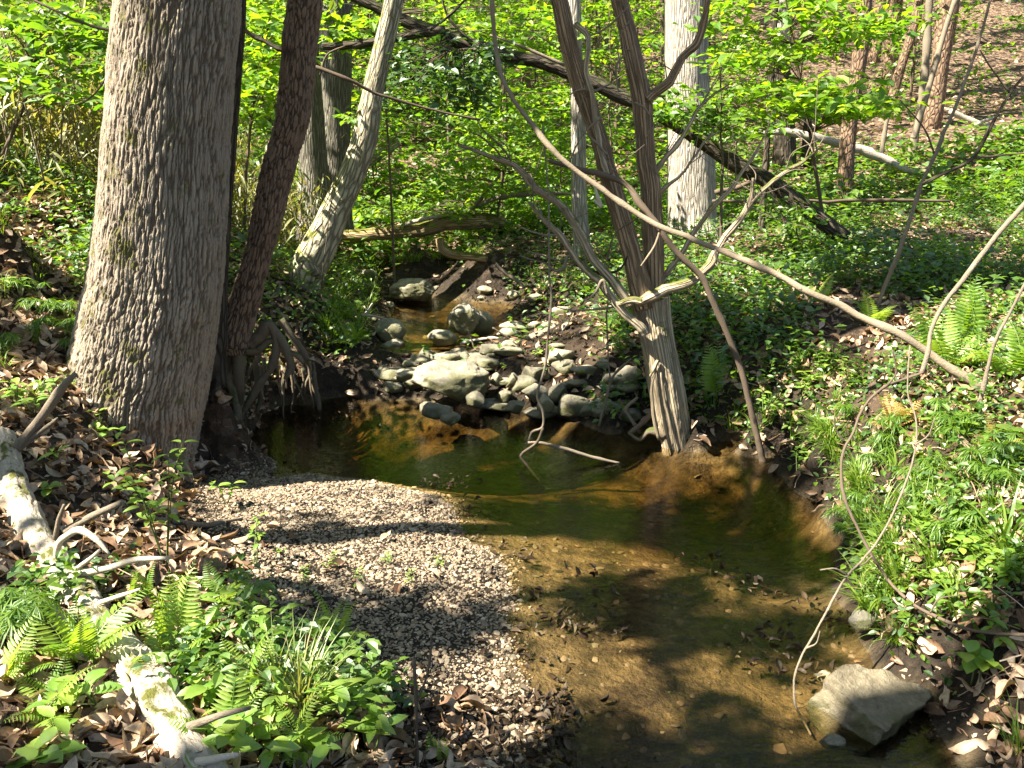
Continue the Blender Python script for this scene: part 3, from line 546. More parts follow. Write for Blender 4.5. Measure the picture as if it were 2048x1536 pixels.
def limb(name, label, cat, rows, y=None, mat='branch', sides=10, n=7, wob=.03, rough=.2, group=None, seed=None, kids=(), front=0):
    if front: rows = [(a[0], a[1], a[2], min(a[3], float(ground(a[0], a[1])[1]) - front)) for a in rows]
    P, r = W(rows, y); r = r * (.58 if front else .68 if 'slanting in front' in label else .85 if name == 'fallen_tree' else .82 if len(rows) > 7 and rows[0][2] < 31 else 1); o = P[0].copy(); seed = seed or len(bpy.data.objects) % 97
    if not kids: return tag(obj(name, tmesh(name, [tube(P, r, sides, n, wob, seed, rough, .05)], M[mat], o), None, o), label, cat, group)
    t = thing(name, label, cat, o, group); obj('stem', tmesh(name + '_stem', [tube(P, r, sides, n, wob, seed, rough, .05)], M[mat], o), t)
    for i, kd in enumerate(kids):
        l, yy = kd[:2]; P, r = W(l, yy); obj('twig', tmesh(name + '_twig', [tube(P, r, 7, 5, .02, seed + i, .12)], M[kd[2] if len(kd) > 2 else mat], o), t)
    return t
# fallen trunk arching across the clearing with its broken limb
F9 = [(1690, 478, 40, 10.3), (1597, 406, 40, 10.4), (1540, 364, 38, 10.5), (1469, 327, 38, 10.5), (1382, 265, 37, 10.5), (1310, 222, 34, 10.5), (1251, 196, 33, 10.5), (1189, 168, 32, 10.5), (1141, 147, 32, 10.5), (1107, 132, 32, 10.5), (1056, 120, 31, 10.5), (997, 108, 32, 10.5), (936, 90, 33, 10.5), (885, 72, 32, 10.5), (799, 38, 28, 10.5), (751, 14, 24, 10.5), (705, -8, 22, 10.5), (600, -80, 18, 10.5), (520, -150, 12, 10.5)]
limb('fallen_tree', 'long dark fallen trunk arching over the creek with a broken side limb', 'fallen tree', F9, None, 'dark', 24, 6, .05, .12,
     kids=[([(890, 62, 22), (840, 66, 20), (790, 76, 17), (720, 88, 16), (668, 92, 15), (645, 92, 14)], 10.45), ([(1500, 340, 10), (1540, 380, 8), (1570, 440, 8), (1590, 500, 6), (1598, 530, 4)], 10.3), ([(950, 90, 6), (900, 40, 5), (880, -20, 4)], 10.4), ([(860, 60, 5), (900, 30, 5), (960, -30, 4)], 10.3), ([(1130, 130, 6), (1060, 100, 7), (1030, 88, 5), (980, 70, 4)], 10.3, 'branch')])
limb('leaning_branch', 'long pale bare branch slanting in front of the dead cedar down to the ferny bank', 'branch',
  [(2090, 815, 30, 4.75), (2035, 794, 27, 4.8), (1969, 775, 25, 4.85), (1904, 739, 24, 4.9), (1856, 706, 23, 4.95), (1790, 664, 22, 5.0), (1725, 635, 21, 5.1), (1677, 609, 20, 5.15), (1615, 583, 19, 5.2), (1563, 553, 18, 5.3), (1500, 527, 17, 5.35), (1466, 512, 16, 5.4), (1388, 480, 16, 5.5), (1314, 449, 16, 5.6), (1240, 406, 16, 5.7), (1193, 371, 15, 5.75), (1142, 332, 14, 5.8), (1103, 297, 14, 5.85), (1068, 254, 13, 5.9), (1029, 203, 13, 5.9), (1005, 156, 13, 5.95), (996, 117, 13, 6.0), (988, 59, 12, 6.0), (984, 0, 11, 6.0), (982, -80, 9, 6.0), (990, -160, 5, 6.0)], None, 'branch_brown', 14, 5, .03, .22,
  kids=[([(1322, 455, 5), (1310, 490, 4), (1290, 520, 4), (1282, 532, 3)], 5.6), ([(1430, 500, 5), (1436, 520, 4), (1450, 526, 4), (1480, 532, 3)], 5.4), ([(1600, 575, 5), (1612, 588, 6), (1616, 600, 4)], 5.2)])
limb('leaning_branch', 'dark dead branch propped against the dead cedar with its foot in the pool edge', 'branch',
  [(1527, 930, 18, 6.0), (1522, 905, 17, 6.0), (1512, 861, 16, 6.0), (1495, 789, 15, 6.0), (1474, 714, 14, 6.0), (1440, 635, 14, 6.0), (1409, 567, 15, 6.0), (1392, 543, 15, 6.0), (1349, 500, 15, 6.0), (1314, 449, 14, 6.0), (1279, 406, 14, 6.05), (1252, 371, 13, 6.1), (1213, 352, 13, 6.1), (1166, 340, 11, 6.1), (1099, 322, 11, 6.1)], None, 'twig', 12, 5, .02)
limb('arched_branch', 'dark thin branch bowed in an arch over the grassy right bank', 'branch',
  [(2110, 1272, 11, 3.5), (2048, 1270, 11, 3.5), (1976, 1265, 11, 3.5), (1914, 1252, 11, 3.5), (1859, 1226, 11, 3.5), (1811, 1194, 10, 3.55), (1775, 1157, 10, 3.6), (1746, 1113, 10, 3.6), (1720, 1066, 10, 3.65), (1694, 1007, 10, 3.7), (1683, 957, 10, 3.75), (1686, 901, 9, 3.8), (1706, 862, 9, 3.85), (1722, 823, 9, 3.9), (1745, 794, 9, 3.9), (1774, 771, 9, 3.95), (1810, 758, 9, 4.0), (1846, 745, 9, 4.0)], None, 'twig', 10, 6, .02, .3, front=.14, kids=[([(1690, 885, 4), (1672, 860, 3), (1668, 830, 2)], 3.65), ([(1745, 1112, 4), (1722, 1130, 3), (1690, 1128, 2)], 3.45), ([(1860, 1226, 4), (1880, 1200, 3), (1920, 1190, 2)], 3.2), ([(1775, 771, 4), (1790, 740, 3), (1785, 700, 2)], 3.9)])
limb('leaning_branch', 'pale straight branch rising from the tip of the arched branch', 'branch',
  [(1843, 748, 9, 4.03), (1856, 706, 10, 4.05), (1865, 657, 10, 4.1), (1888, 609, 11, 4.15), (1934, 550, 12, 4.2), (1990, 475, 12, 4.25), (2048, 410, 12, 4.3), (2130, 320, 11, 4.35)], None, 'branch', 10, 6, .012)
limb('bent_vine', 'thin pale vine curving from the bank down beside the square boulder', 'vine',
  [(1622, 1470, 7, 3.05), (1607, 1442, 8, 3.05), (1590, 1409, 8, 3.05), (1587, 1372, 8, 3.08), (1592, 1340, 8, 3.1), (1610, 1299, 8, 3.15), (1640, 1248, 8, 3.2), (1665, 1197, 8, 3.25), (1694, 1150, 8, 3.3), (1727, 1117, 8, 3.35), (1764, 1069, 7, 3.4), (1797, 1005, 7, 3.45), (1813, 960, 7, 3.5), (1830, 901, 6, 3.55), (1833, 862, 6, 3.6), (1830, 830, 6, 3.65), (1816, 791, 5, 3.7), (1816, 745, 5, 3.75), (1820, 693, 5, 3.8)], None, 'branch', 8, 6, .02, .3, front=.05, kids=[([(1694, 1150, 4), (1670, 1135, 3), (1640, 1140, 2)], 3.28), ([(1830, 890, 4), (1855, 870, 3), (1870, 835, 2)], 3.55), ([(1612, 1296, 4), (1630, 1285, 3), (1640, 1262, 2)], 3.15)])
limb('leaning_branch', 'thin crooked grey stick standing in the sunny ferns', 'branch', [(1956, 836, 8, 4.5), (1966, 778, 8, 4.5), (1978, 729, 7, 4.5), (1992, 680, 7, 4.5), (2018, 628, 6, 4.5), (2048, 570, 6, 4.5), (2080, 500, 4, 4.5)], None, 'branch', 8, 6, .02, kids=[([(1962, 790, 4), (1955, 805, 3), (1938, 820, 2)], 4.5)])
limb('slender_sapling', 'slender pale leafless sapling with a dark forked side branch on the right slope', 'sapling',
  [(1748, 655, 9), (1759, 600, 9), (1800, 497, 9), (1846, 364, 9), (1896, 248, 8), (1945, 120, 7), (1978, 12, 6), (1995, -60, 5)], 7.2, 'branch', 9, 7, .03,
  kids=[([(1846, 368, 8), (1880, 350, 8), (1945, 315, 7), (1985, 245, 6), (2020, 186, 5), (2048, 153, 4), (2090, 110, 3)], 7.1, 'dark'), ([(1944, 316, 5), (2000, 312, 4), (2060, 305, 3)], 7.1, 'twig'), ([(2020, 186, 4), (1985, 140, 3), (1960, 100, 2)], 7.1, 'dark'), ([(1755, 615, 6), (1782, 540, 5), (1800, 500, 4)], 7.15, 'branch'), ([(1870, 310, 4), (1850, 260, 3), (1800, 200, 2)], 7.2, 'twig')])
limb('hanging_vine', 'thin pale dead vine dangling over the pool with a bent tip', 'vine',
  [(1085, 250, 4), (1096, 380, 4), (1098, 481, 5), (1098, 546, 5), (1102, 594, 6), (1097, 669, 6), (1091, 731, 6), (1074, 789, 6), (1086, 823, 6), (1085, 854, 6), (1064, 864, 7), (1057, 885, 6)], 6.0, 'branch', 8, 6, .01,
  kids=[([(1056, 885, 5), (1080, 885, 6), (1105, 891, 7), (1156, 905, 7), (1200, 917, 6), (1238, 926, 5)], 5.95), ([(1086, 856, 6), (1074, 885, 6), (1047, 905, 6), (1044, 915, 5), (1064, 943, 5), (1080, 962, 4)], 5.9, 'twig')])
limb('hanging_vine', 'short pale stick leaning on the stones beside the dead cedar', 'stick', [(1198, 852, 5, 6.7), (1212, 800, 5, 6.7), (1225, 755, 5, 6.7), (1262, 718, 4, 6.6)], None, 'branch', 7, 5, .01, kids=[([(1221, 765, 4), (1217, 720, 3), (1212, 640, 3), (1216, 600, 2)], 6.6)])
limb('fallen_log', 'broken mossy tan log lying across the upstream bank', 'log', [(680, 473, 25), (720, 470, 26), (765, 466, 26), (850, 458, 28), (902, 444, 34), (977, 442, 30), (1010, 445, 18)], 13.2, 'log', 22, 7, .04, .18, kids=[([(800, 452, 8), (840, 440, 10), (880, 432, 8), (905, 428, 4)], 13.1, 'drift')])
limb('fallen_log', 'short bent orange ended log jutting from the upstream bank', 'log', [(879, 476, 17), (882, 490, 18), (890, 503, 18), (913, 510, 17), (945, 514, 16), (973, 517, 16)], 12.0, 'log', 16, 6, .0, .1)
limb('fallen_log', 'thin grey stick slanting down the cut bank upstream', 'stick', [(990, 528, 8), (1010, 545, 8), (1035, 562, 8), (1050, 575, 6)], 11.3, 'branch', 8, 5, .02)
limb('fallen_log', 'pale curved log lying across the sunny right floor behind the brown trunk', 'log', [(1428, 290, 10), (1490, 270, 13), (1573, 265, 15), (1676, 286, 16), (1738, 306, 16), (1800, 334, 14), (1850, 352, 10)], 15.6, 'drift', 14, 6, .05, .15)
limb('fallen_log', 'pale broken log on the upper right slope with a raised end', 'log', [(1900, 222, 11), (1950, 245, 13), (1987, 258, 14), (2040, 285, 13), (2100, 310, 12)], 19.0, 'drift', 12, 6, .05, .15, kids=[([(1950, 250, 8), (1980, 238, 7), (2000, 236, 5)], 18.9), ([(2000, 255, 14), (2030, 270, 12)], 18.9)])
limb('fallen_log', 'long thin dark fallen pole lying across the right floor', 'log', [(1425, 402, 6, 12), (1560, 404, 6, 12.1), (1750, 400, 6, 12.3), (1900, 402, 5, 12.4)], None, 'twig', 9, 6, .05)
limb('fallen_log', 'crossing dark branch beside the stout pale grey trunk', 'stick', [(1430, 385, 9, 12.4), (1480, 372, 9, 12.4), (1540, 345, 7, 12.3)], None, 'twig', 9, 6, .04)
limb('fallen_log', 'thin grey branch lying level in the green undergrowth upstream', 'stick', [(958, 412, 8), (980, 400, 9), (1004, 393, 10), (1040, 388, 9), (1085, 386, 8), (1140, 388, 6)], 13.0, 'branch', 9, 6, .04)
limb('fallen_log', 'straight stick leaning upright in the undergrowth upstream', 'stick', [(944, 420, 7), (975, 382, 7), (1000, 350, 5)], 13.1, 'branch', 8, 4, .02)
limb('fallen_log', 'grey mossy fallen log half buried in leaves on the left hillside', 'log', [(690, 330, 30, 15), (720, 322, 28, 15.2), (765, 300, 26, 15.5), (790, 285, 22, 15.8)], None, 'mossy', 14, 5, .04)
limb('leaning_branch', 'thin dark twig slanting between the curved and leaning trees', 'branch', [(625, 132, 8, 7.5), (690, 155, 7, 7.5), (760, 190, 6, 7.6), (850, 215, 5, 7.7), (960, 240, 4, 7.8)], None, 'twig', 8, 6, .04, kids=[([(640, 150, 4), (655, 110, 4), (690, 92, 3)], 7.5)])
limb('leaning_branch', 'dark bare limb reaching from behind the oak to the curved tree', 'branch', [(470, 50, 9, 6.9), (520, 78, 9, 6.9), (570, 103, 8, 6.9), (600, 115, 6, 6.9)], None, 'dark', 8, 6, .03)
limb('leaning_branch', 'dark drooping bare twigs hanging to the left of the oak', 'branch', [(238, 62, 6, 5.9), (200, 58, 6, 5.9), (140, 35, 5, 5.9), (70, 2, 4, 5.9), (20, -30, 3, 5.9)], None, 'twig', 8, 6, .03, kids=[([(235, 100, 5), (215, 150, 4), (180, 195, 3), (140, 215, 2)], 5.9)])
# sticks along the cut bank and dam
for i, (lab, rows, yy, mm) in enumerate((
  ('bleached stick caught on the stones of the riffle', [(920, 688, 4), (950, 680, 5), (985, 676, 5), (1010, 680, 3)], 8.9, 'white'), ('thin upright stick against the round upper boulder', [(934, 660, 4), (944, 680, 4), (950, 702, 4)], 8.7, 'branch'),
  ('thin stick slanting over the pale slabs', [(985, 655, 3), (1005, 668, 4), (1022, 680, 3)], 8.6, 'twig'), ('forked white stick standing on the left edge of the upstream water', [(718, 637, 5), (735, 625, 5), (745, 607, 4)], 9.4, 'white'),
  ('dark rotten stick dipping into the pool beside the dead cedar', [(1258, 868, 10), (1285, 845, 10), (1305, 826, 8), (1320, 812, 6)], 6.35, 'twig'), ('pale crooked root stick at the pool edge beside the dead cedar', [(1280, 866, 6), (1262, 838, 7), (1252, 818, 7), (1275, 795, 5)], 6.5, 'branch'))):
    kd = [([(722, 630, 4), (745, 632, 4), (775, 638, 3)], 9.4), ([(728, 612, 3), (738, 624, 3)], 9.4)] if i == 3 else ()
    limb('stick', lab, 'stick', rows, yy, mm, 7, 5, .01, kids=kd)

# ------------------------------------------------------------------ foreground log on the near bank
def gpts(l, lift=.5):
    P = []; rr = []
    for q in l:
        g = ground(q[0], q[1]); r_ = pxr(g, q[2]) * (1.2 if q[2] > 35 else 1); g = g.copy(); g[2] += r_ * (q[3] if len(q) > 3 else lift); P.append(g); rr.append(r_)
    return np.array(P), np.array(rr)
LG = [(5, 880, 40), (13, 915, 44), (30, 985, 50), (60, 1060, 54), (85, 1110, 54), (112, 1150, 58), (147, 1190, 60), (182, 1248, 62), (232, 1315, 78), (277, 1372, 84), (322, 1435, 82), (366, 1495, 78), (420, 1570, 74), (470, 1640, 60)]
P, r = gpts(LG, .38); o = P[4].copy(); fl = thing('fallen_log', 'bleached fallen log patched with moss lying down the leafy near bank', 'log', o)
obj('bole', tmesh('log_bole', [tube(P, r, 64, 12, .03, 8, .22, .16, furrows(.004, 45, .15, 55, .1))], M['drift'], o), fl)
LP = P
def kid(name, l, mat, dy=0, sides=10):   # limbs of the log, in the plane of the log's own depth
    P, r = W(l, None); obj(name, tmesh('log_' + name, [tube(P, r, sides, 6, .012, len(bpy.data.objects) % 91, .12)], M[mat], o), fl)
yq = lambda u, v: float(LP[int(np.argmin(((np.stack(px_of(LP)[:2], 1) - [u, v]) ** 2).sum(1)))][1])
for l, mm in (([(25, 905, 22), (72, 850, 20), (125, 776, 16), (150, 748, 10)], 'branch'), ([(30, 905, 12), (70, 872, 11), (107, 844, 8), (115, 836, 4)], 'branch'), ([(45, 925, 12), (44, 960, 14), (50, 1010, 16)], 'branch'),
   ([(112, 1128, 10), (118, 1087, 11), (138, 1069, 12), (161, 1060, 14), (192, 1078, 13), (219, 1108, 5)], 'white'), ([(152, 1148, 14), (214, 1136, 14), (268, 1120, 12), (332, 1116, 7)], 'white'), ([(152, 1138, 8), (175, 1120, 9), (200, 1100, 6)], 'white'),
   ([(110, 1080, 10), (118, 1040, 9), (128, 1010, 6)], 'branch'), ([(134, 1062, 15), (188, 1031, 15), (241, 1006, 8)], 'branch'), ([(95, 1160, 20), (58, 1216, 19), (40, 1260, 17), (45, 1341, 13)], 'branch'), ([(262, 1390, 16), (255, 1410, 14), (243, 1480, 10)], 'branch'),
   ([(370, 1460, 22), (400, 1447, 16), (447, 1430, 13), (500, 1416, 8)], 'branch'), ([(395, 1525, 20), (430, 1517, 14), (475, 1510, 8)], 'white'), ([(200, 1205, 10), (240, 1192, 9), (280, 1178, 5)], 'white'), ([(300, 1380, 14), (345, 1385, 9), (395, 1380, 5)], 'white')):
    y0 = yq(l[0][0], l[0][1]); kid('limb', [(u, v, ww, y0 - .02 * i) for i, (u, v, ww) in enumerate(l)], mm)
for lab, l, mm in (('grey dead stick lying flat on the leaves below the oak', [(205, 1042, 9), (270, 1044, 11), (335, 1047, 12), (402, 1056, 11), (440, 1050, 9), (487, 1040, 6)], 'branch'), ('thin stick lying in dead leaves at the foot of the bank', [(560, 1216, 5), (610, 1212, 6), (660, 1208, 4)], 'twig'),
   ('thin pale twig on the dead leaves left of the log', [(5, 1010, 4), (60, 985, 5), (115, 975, 3)], 'branch'), ('fallen twig on the leaf litter below the cane thicket', [(60, 690, 5), (120, 650, 5), (170, 640, 4)], 'twig')):
    P, r = gpts(l, 1.1); oo = P[0]; tag(obj('stick', tmesh('stick', [tube(P, r, 8, 6, .02, 6, .1)], M[mm], oo), None, oo), lab, 'stick')

# ------------------------------------------------------------------ rocks
def ico(sub):
    b = bmesh.new(); bmesh.ops.create_icosphere(b, subdivisions=sub, radius=1); V = np.array([v.co[:] for v in b.verts]); F = np.array([[v.index for v in f.verts] for f in b.faces]); b.free(); return V, F
ICO4 = ico(5); ICO3 = ico(3); ICO2 = ico(3); ICO1 = ico(1)
def rock(name, label, cat, u0, u1, v0, v1, y, mat, seed, planes=6, ang=.75, T=None, dep=.8, group=None, yaw=0, cuts=(), lift=None):
    rg = np.random.default_rng(seed); V, F = T or ICO3; V = V.copy()
    for k in range(planes):
        n = rg.normal(size=3); n /= np.linalg.norm(n); d = ang + rg.random() * .2; e = V @ n - d; V -= np.where(e > 0, e, 0)[:, None] * n * .97
    for n, d in cuts:
        n = np.array(n, float); n /= np.linalg.norm(n); e = V @ n - d; V -= np.where(e > 0, e, 0)[:, None] * n * .95
    V = V * (1 + (fbm(V * 1.5 + seed, seed) - .5)[:, None] * .35 + (fbm(V * 5 + seed, seed + 3, 5) - .5)[:, None] * .22)
    V -= (V.max(0) + V.min(0)) / 2; V /= np.abs(V).max(0)
    c = at((u0 + u1) / 2, (v0 + v1) / 2, y); wv = pxr(c, u1 - u0); hv = pxr(c, v1 - v0)
    a = yaw; Rm = np.array([[math.cos(a), -math.sin(a), 0], [math.sin(a), math.cos(a), 0], [0, 0, 1]]); V = (V * np.array([wv, wv * dep, hv * 1.06]))
    return tag(obj(name, mesh(name, V, F, M[mat], None, True), None, c), label, cat, group)
rock('boulder', 'large rounded boulder resting at the head of the pool', 'boulder', 818, 981, 723, 806, 7.35, 'rock', 3, 5, .8, ICO4, .75, cuts=(((-.55, -.3, -.75), .55), ((.1, -.4, .9), .75)))
rock('boulder', 'pale domed boulder standing in the upstream riffle', 'boulder', 894, 962, 607, 668, 9.15, 'rock_pale', 5, 4, .8, ICO4, .9, cuts=(((0, -1, -.2), .7),))
rock('boulder', 'wedge shaped stone leaning behind the pale domed boulder', 'boulder', 935, 990, 622, 672, 9.35, 'rock', 6, 7, .7)
rock('boulder', 'pale slanted boulder on the left side of the riffle', 'boulder', 748, 812, 636, 684, 9.2, 'rock_pale', 7, 7, .65)
rock('stone', 'low flat pale stone in the riffle beside the domed boulder', 'stone', 855, 915, 660, 690, 8.9, 'rock_pale', 8, 7, .65)
rock('boulder', 'broad brown boulder sitting in the still water upstream', 'boulder', 778, 870, 558, 606, 11.6, 'rock', 9, 7, .7, ICO4)
rock('stone', 'small pale stone at the far upstream shore', 'stone', 718, 757, 538, 568, 12.9, 'rock_pale', 10, 7, .7)
rock('boulder', 'square edged flat topped boulder in the shallow water beside the vine', 'boulder', 1622, 1874, 1358, 1502, 3.02, 'rock_brown', 12, 2, .9, ICO4, .8, cuts=(((.25, -.25, 1), .42), ((-1, -.55, .15), .62), ((.75, -.8, -.3), .55), ((.4, .9, .1), .7), ((-.6, .8, .2), .7)))
SL_ = [(998, 1054, 643, 664, 9.0, 'rock_pale', 'thin pale slab behind the riffle'), (1056, 1084, 643, 660, 9.0, 'rock_pale', 'small round pale stone on the slabs'), (1080, 1136, 643, 668, 8.9, 'rock', 'tan slab beside the round pale stone'),
 (992, 1044, 656, 676, 8.7, 'rock_pale', 'flat cream slab in front of the thin pale slab'), (1050, 1160, 652, 692, 8.5, 'rock', 'wide dark flat slab beside the riffle'), (868, 922, 703, 728, 8.0, 'rock_pale', 'flat stone perched behind the large rounded boulder'),
 (952, 1000, 716, 735, 7.8, 'rock', 'flat brown stone beside the perched stone'), (1100, 1150, 612, 640, 9.3, 'rock_pale', 'pale stone at the foot of the grassy bank')]
for i, (a, b, c, d, y, mm, lab) in enumerate(SL_): rock('stone', lab, 'stone', a, b, c, d, y, mm, 40 + i, 7, .6)
RP = [(980, 1006, 746, 772, 7.5, 'rock', 'small square stone touching the large rounded boulder'), (1043, 1100, 768, 803, 7.25, 'rock_pale', 'sloping tan stone low in the stone dam'), (1073, 1109, 788, 825, 7.05, 'rock_pale', 'pale blocky stone standing at the waterline'),
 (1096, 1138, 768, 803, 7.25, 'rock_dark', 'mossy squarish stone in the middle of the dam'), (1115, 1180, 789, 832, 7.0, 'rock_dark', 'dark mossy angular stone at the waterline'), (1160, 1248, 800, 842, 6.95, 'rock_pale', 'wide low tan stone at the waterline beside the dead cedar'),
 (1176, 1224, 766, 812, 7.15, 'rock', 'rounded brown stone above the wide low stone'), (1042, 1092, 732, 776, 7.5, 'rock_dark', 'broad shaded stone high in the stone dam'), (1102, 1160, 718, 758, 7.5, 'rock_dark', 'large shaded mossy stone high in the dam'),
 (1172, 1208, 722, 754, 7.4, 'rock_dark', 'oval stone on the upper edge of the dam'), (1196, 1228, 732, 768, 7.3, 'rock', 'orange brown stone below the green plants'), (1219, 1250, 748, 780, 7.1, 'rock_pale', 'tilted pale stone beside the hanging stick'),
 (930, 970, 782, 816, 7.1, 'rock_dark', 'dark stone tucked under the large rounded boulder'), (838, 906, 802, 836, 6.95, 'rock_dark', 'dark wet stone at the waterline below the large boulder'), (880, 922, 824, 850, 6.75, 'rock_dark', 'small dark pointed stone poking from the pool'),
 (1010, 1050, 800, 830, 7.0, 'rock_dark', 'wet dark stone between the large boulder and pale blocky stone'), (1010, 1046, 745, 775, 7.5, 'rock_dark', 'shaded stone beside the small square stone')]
for i, (a, b, c, d, y, mm, lab) in enumerate(RP): rock('stone', lab, 'stone', a, b, c, d, y, mm, 70 + i, 11, .55, dep=.9)
for i, (a, b, c, d, y, mm, lab) in enumerate(((1634, 1664, 1342, 1367, 3.3, 'rock_pale', 'small white stone behind the square edged boulder'), (1696, 1752, 1224, 1258, 3.55, 'rock', 'grey rounded stone at the right shore below the grass'),
   (1924, 1976, 1356, 1384, 3.35, 'rock', 'flat grey stone on the muddy right shore'), (1900, 1950, 1400, 1430, 3.1, 'rock_dark', 'dark muddy stone beside the square edged boulder'), (1640, 1690, 1470, 1500, 2.85, 'rock_dark', 'dark low stone in the water before the square edged boulder'))):
    rock('stone', lab, 'stone', a, b, c, d, y, mm, 110 + i, 7, .65)
sg = np.random.default_rng(19)
for i in range(58):
    u = sg.uniform(760, 1270); v = sg.uniform(690, 835) if u > 985 else sg.uniform(690, 740) if u > 830 else sg.uniform(690, 790)
    g = ground(u, v); wpx = sg.uniform(22, 58); hp = wpx * (sg.uniform(.28, .42) if i % 3 == 0 else sg.uniform(.45, .8)); wpx *= 1.35 if i % 3 == 0 else 1
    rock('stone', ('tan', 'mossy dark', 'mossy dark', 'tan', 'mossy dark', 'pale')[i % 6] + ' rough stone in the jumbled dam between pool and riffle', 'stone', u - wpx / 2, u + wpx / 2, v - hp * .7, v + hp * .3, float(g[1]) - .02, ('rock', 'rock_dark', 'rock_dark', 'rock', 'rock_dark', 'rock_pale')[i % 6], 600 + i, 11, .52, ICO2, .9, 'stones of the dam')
for i in range(22):
    u = sg.uniform(740, 1080); v = sg.uniform(575, 690); g = ground(u, v); wpx = sg.uniform(12, 34); hp = wpx * sg.uniform(.4, .7)
    rock('stone', ('tan', 'dark mossy', 'pale')[i % 3] + ' small stone breaking the upstream water', 'stone', u - wpx / 2, u + wpx / 2, v - hp * .7, v + hp * .3, float(g[1]), ('rock', 'rock_dark', 'rock_pale')[i % 3], 700 + i, 8, .6, ICO2, .9, 'stones in the upstream water')
# ------------------------------------------------------------------ gravel bar
def in_poly(x, y, poly):
    p = np.asarray(poly); inside = np.zeros(np.shape(x), bool); j = len(p) - 1
    for i in range(len(p)):
        c = ((p[i, 1] > y) != (p[j, 1] > y)) & (x < (p[j, 0] - p[i, 0]) * (y - p[i, 1]) / (p[j, 1] - p[i, 1] + 1e-12) + p[i, 0]); inside ^= c; j = i
    return inside
GRAV = np.array([ground(u, v)[:2] for u, v in ((425, 945), (520, 938), (640, 940), (760, 955), (895, 988), (925, 1030), (935, 1085), (1030, 1120), (1035, 1180), (1035, 1260), (1050, 1340), (1070, 1400), (1020, 1425), (930, 1415), (860, 1400), (800, 1390), (680, 1310), (560, 1270), (510, 1180), (470, 1090), (400, 1040), (380, 980))])
def pebbles(n, s0, s1, poly, seed, flat=.5, zmin=-.06):
    rg = np.random.default_rng(seed); lo, hi = poly.min(0), poly.max(0); q = rg.random((n * 4, 2)) * (hi - lo) + lo; jt = rg.normal(0, 1, q.shape) * (.02 + .10 * rg.random(len(q))[:, None] ** 3); q = q[in_poly(q[:, 0] + jt[:, 0], q[:, 1] + jt[:, 1], poly)][:n]
    z = H(q[:, 0], q[:, 1]); q = q[z > zmin]; z = z[z > zmin]
    S = (s0 + (s1 - s0) * rg.random(len(q)) ** 2.5)[:, None] * np.c_[.7 + .6 * rg.random(len(q)), .7 + .6 * rg.random(len(q)), flat * (.6 + .8 * rg.random(len(q)))]
    T = (ICO1[0] * (1 + (np.random.default_rng(seed + 1).random((len(ICO1[0]), 1)) - .5) * .6), ICO1[1])
    Mx = frames(jitter(np.tile([0, 0, 1.], (len(q), 1)), .28, rg), rg.random(len(q)) * 6.28)
    return scatter(T, np.c_[q, z + S[:, 2] * .25], Mx, S, rg.random(len(q)))
ps = [pebbles(6600, .0045, .011, GRAV, 200 + i, .42) for i in range(4)] + [pebbles(700, .009, .023, GRAV, 220 + i, .42) for i in range(3)]
V, F, A = merge(ps); tag(obj('gravel', mesh('gravel', V, F, M['pebble'], A)), 'bar of loose tan and grey gravel beside the pool', 'gravel', kind='stuff')
V, F, A = merge([pebbles(600, .006, .022, np.array([ground(u, v)[:2] for u, v in ((800, 1390), (1080, 1390), (1120, 1500), (1080, 1570), (850, 1570))]), 260, .45)]); tag(obj('gravel', mesh('gravel', V, F, M['pebble'], A)), 'thin gravel petering out in the mud below the gravel bar', 'gravel', kind='stuff')
BEDP = np.array([ground(u, v)[:2] for u, v in ((930, 1090), (1100, 1040), (1300, 1000), (1450, 925), (1600, 940), (1690, 1080), (1700, 1150), (1720, 1300), (1900, 1500), (1700, 1600), (1000, 1600), (1080, 1450), (1030, 1200))])
V, F, A = merge([(lambda s: (s[0], s[1], {'rnd': s[2]['rnd'] * .12 + .68 * (i > 0)}))(pebbles(260, .008, .03, BEDP, 240 + i, .35, -.3)) for i in range(2)]); tag(obj('stream_pebbles', mesh('stream_pebbles', V, F, M['pebble'], A)), 'scattered pebbles on the shallow stream bed', 'gravel', kind='stuff')

# ------------------------------------------------------------------ scatter helpers on land
CORR = np.array([ground(u, v)[:2] for u, v in ((560, 800), (690, 760), (735, 690), (705, 640), (735, 590), (690, 560), (720, 545), (890, 555), (1015, 575), (1120, 612), (1190, 660), (1235, 720), (1265, 780), (1290, 850))])
def land(n, ylo, yhi, seed, side=.68, pad=1.2, dry=.03, thin=.6):
    rg = np.random.default_rng(seed); y = ylo * (yhi / ylo) ** rg.random(n); x = (rg.random(n) * 2 - 1) * (side * y + pad); z = H(x, y)
    k = (z > WZ(x, y) + dry) & ~in_poly(x, y, GRAV); k &= ~(in_poly(x, y, CORR) & (rg.random(n) < thin)); return x[k], y[k], z[k], rg
NO = lambda x, y, s, sd: fbm(np.c_[np.asarray(x) * s, np.asarray(y) * s, np.zeros(len(x))], sd)
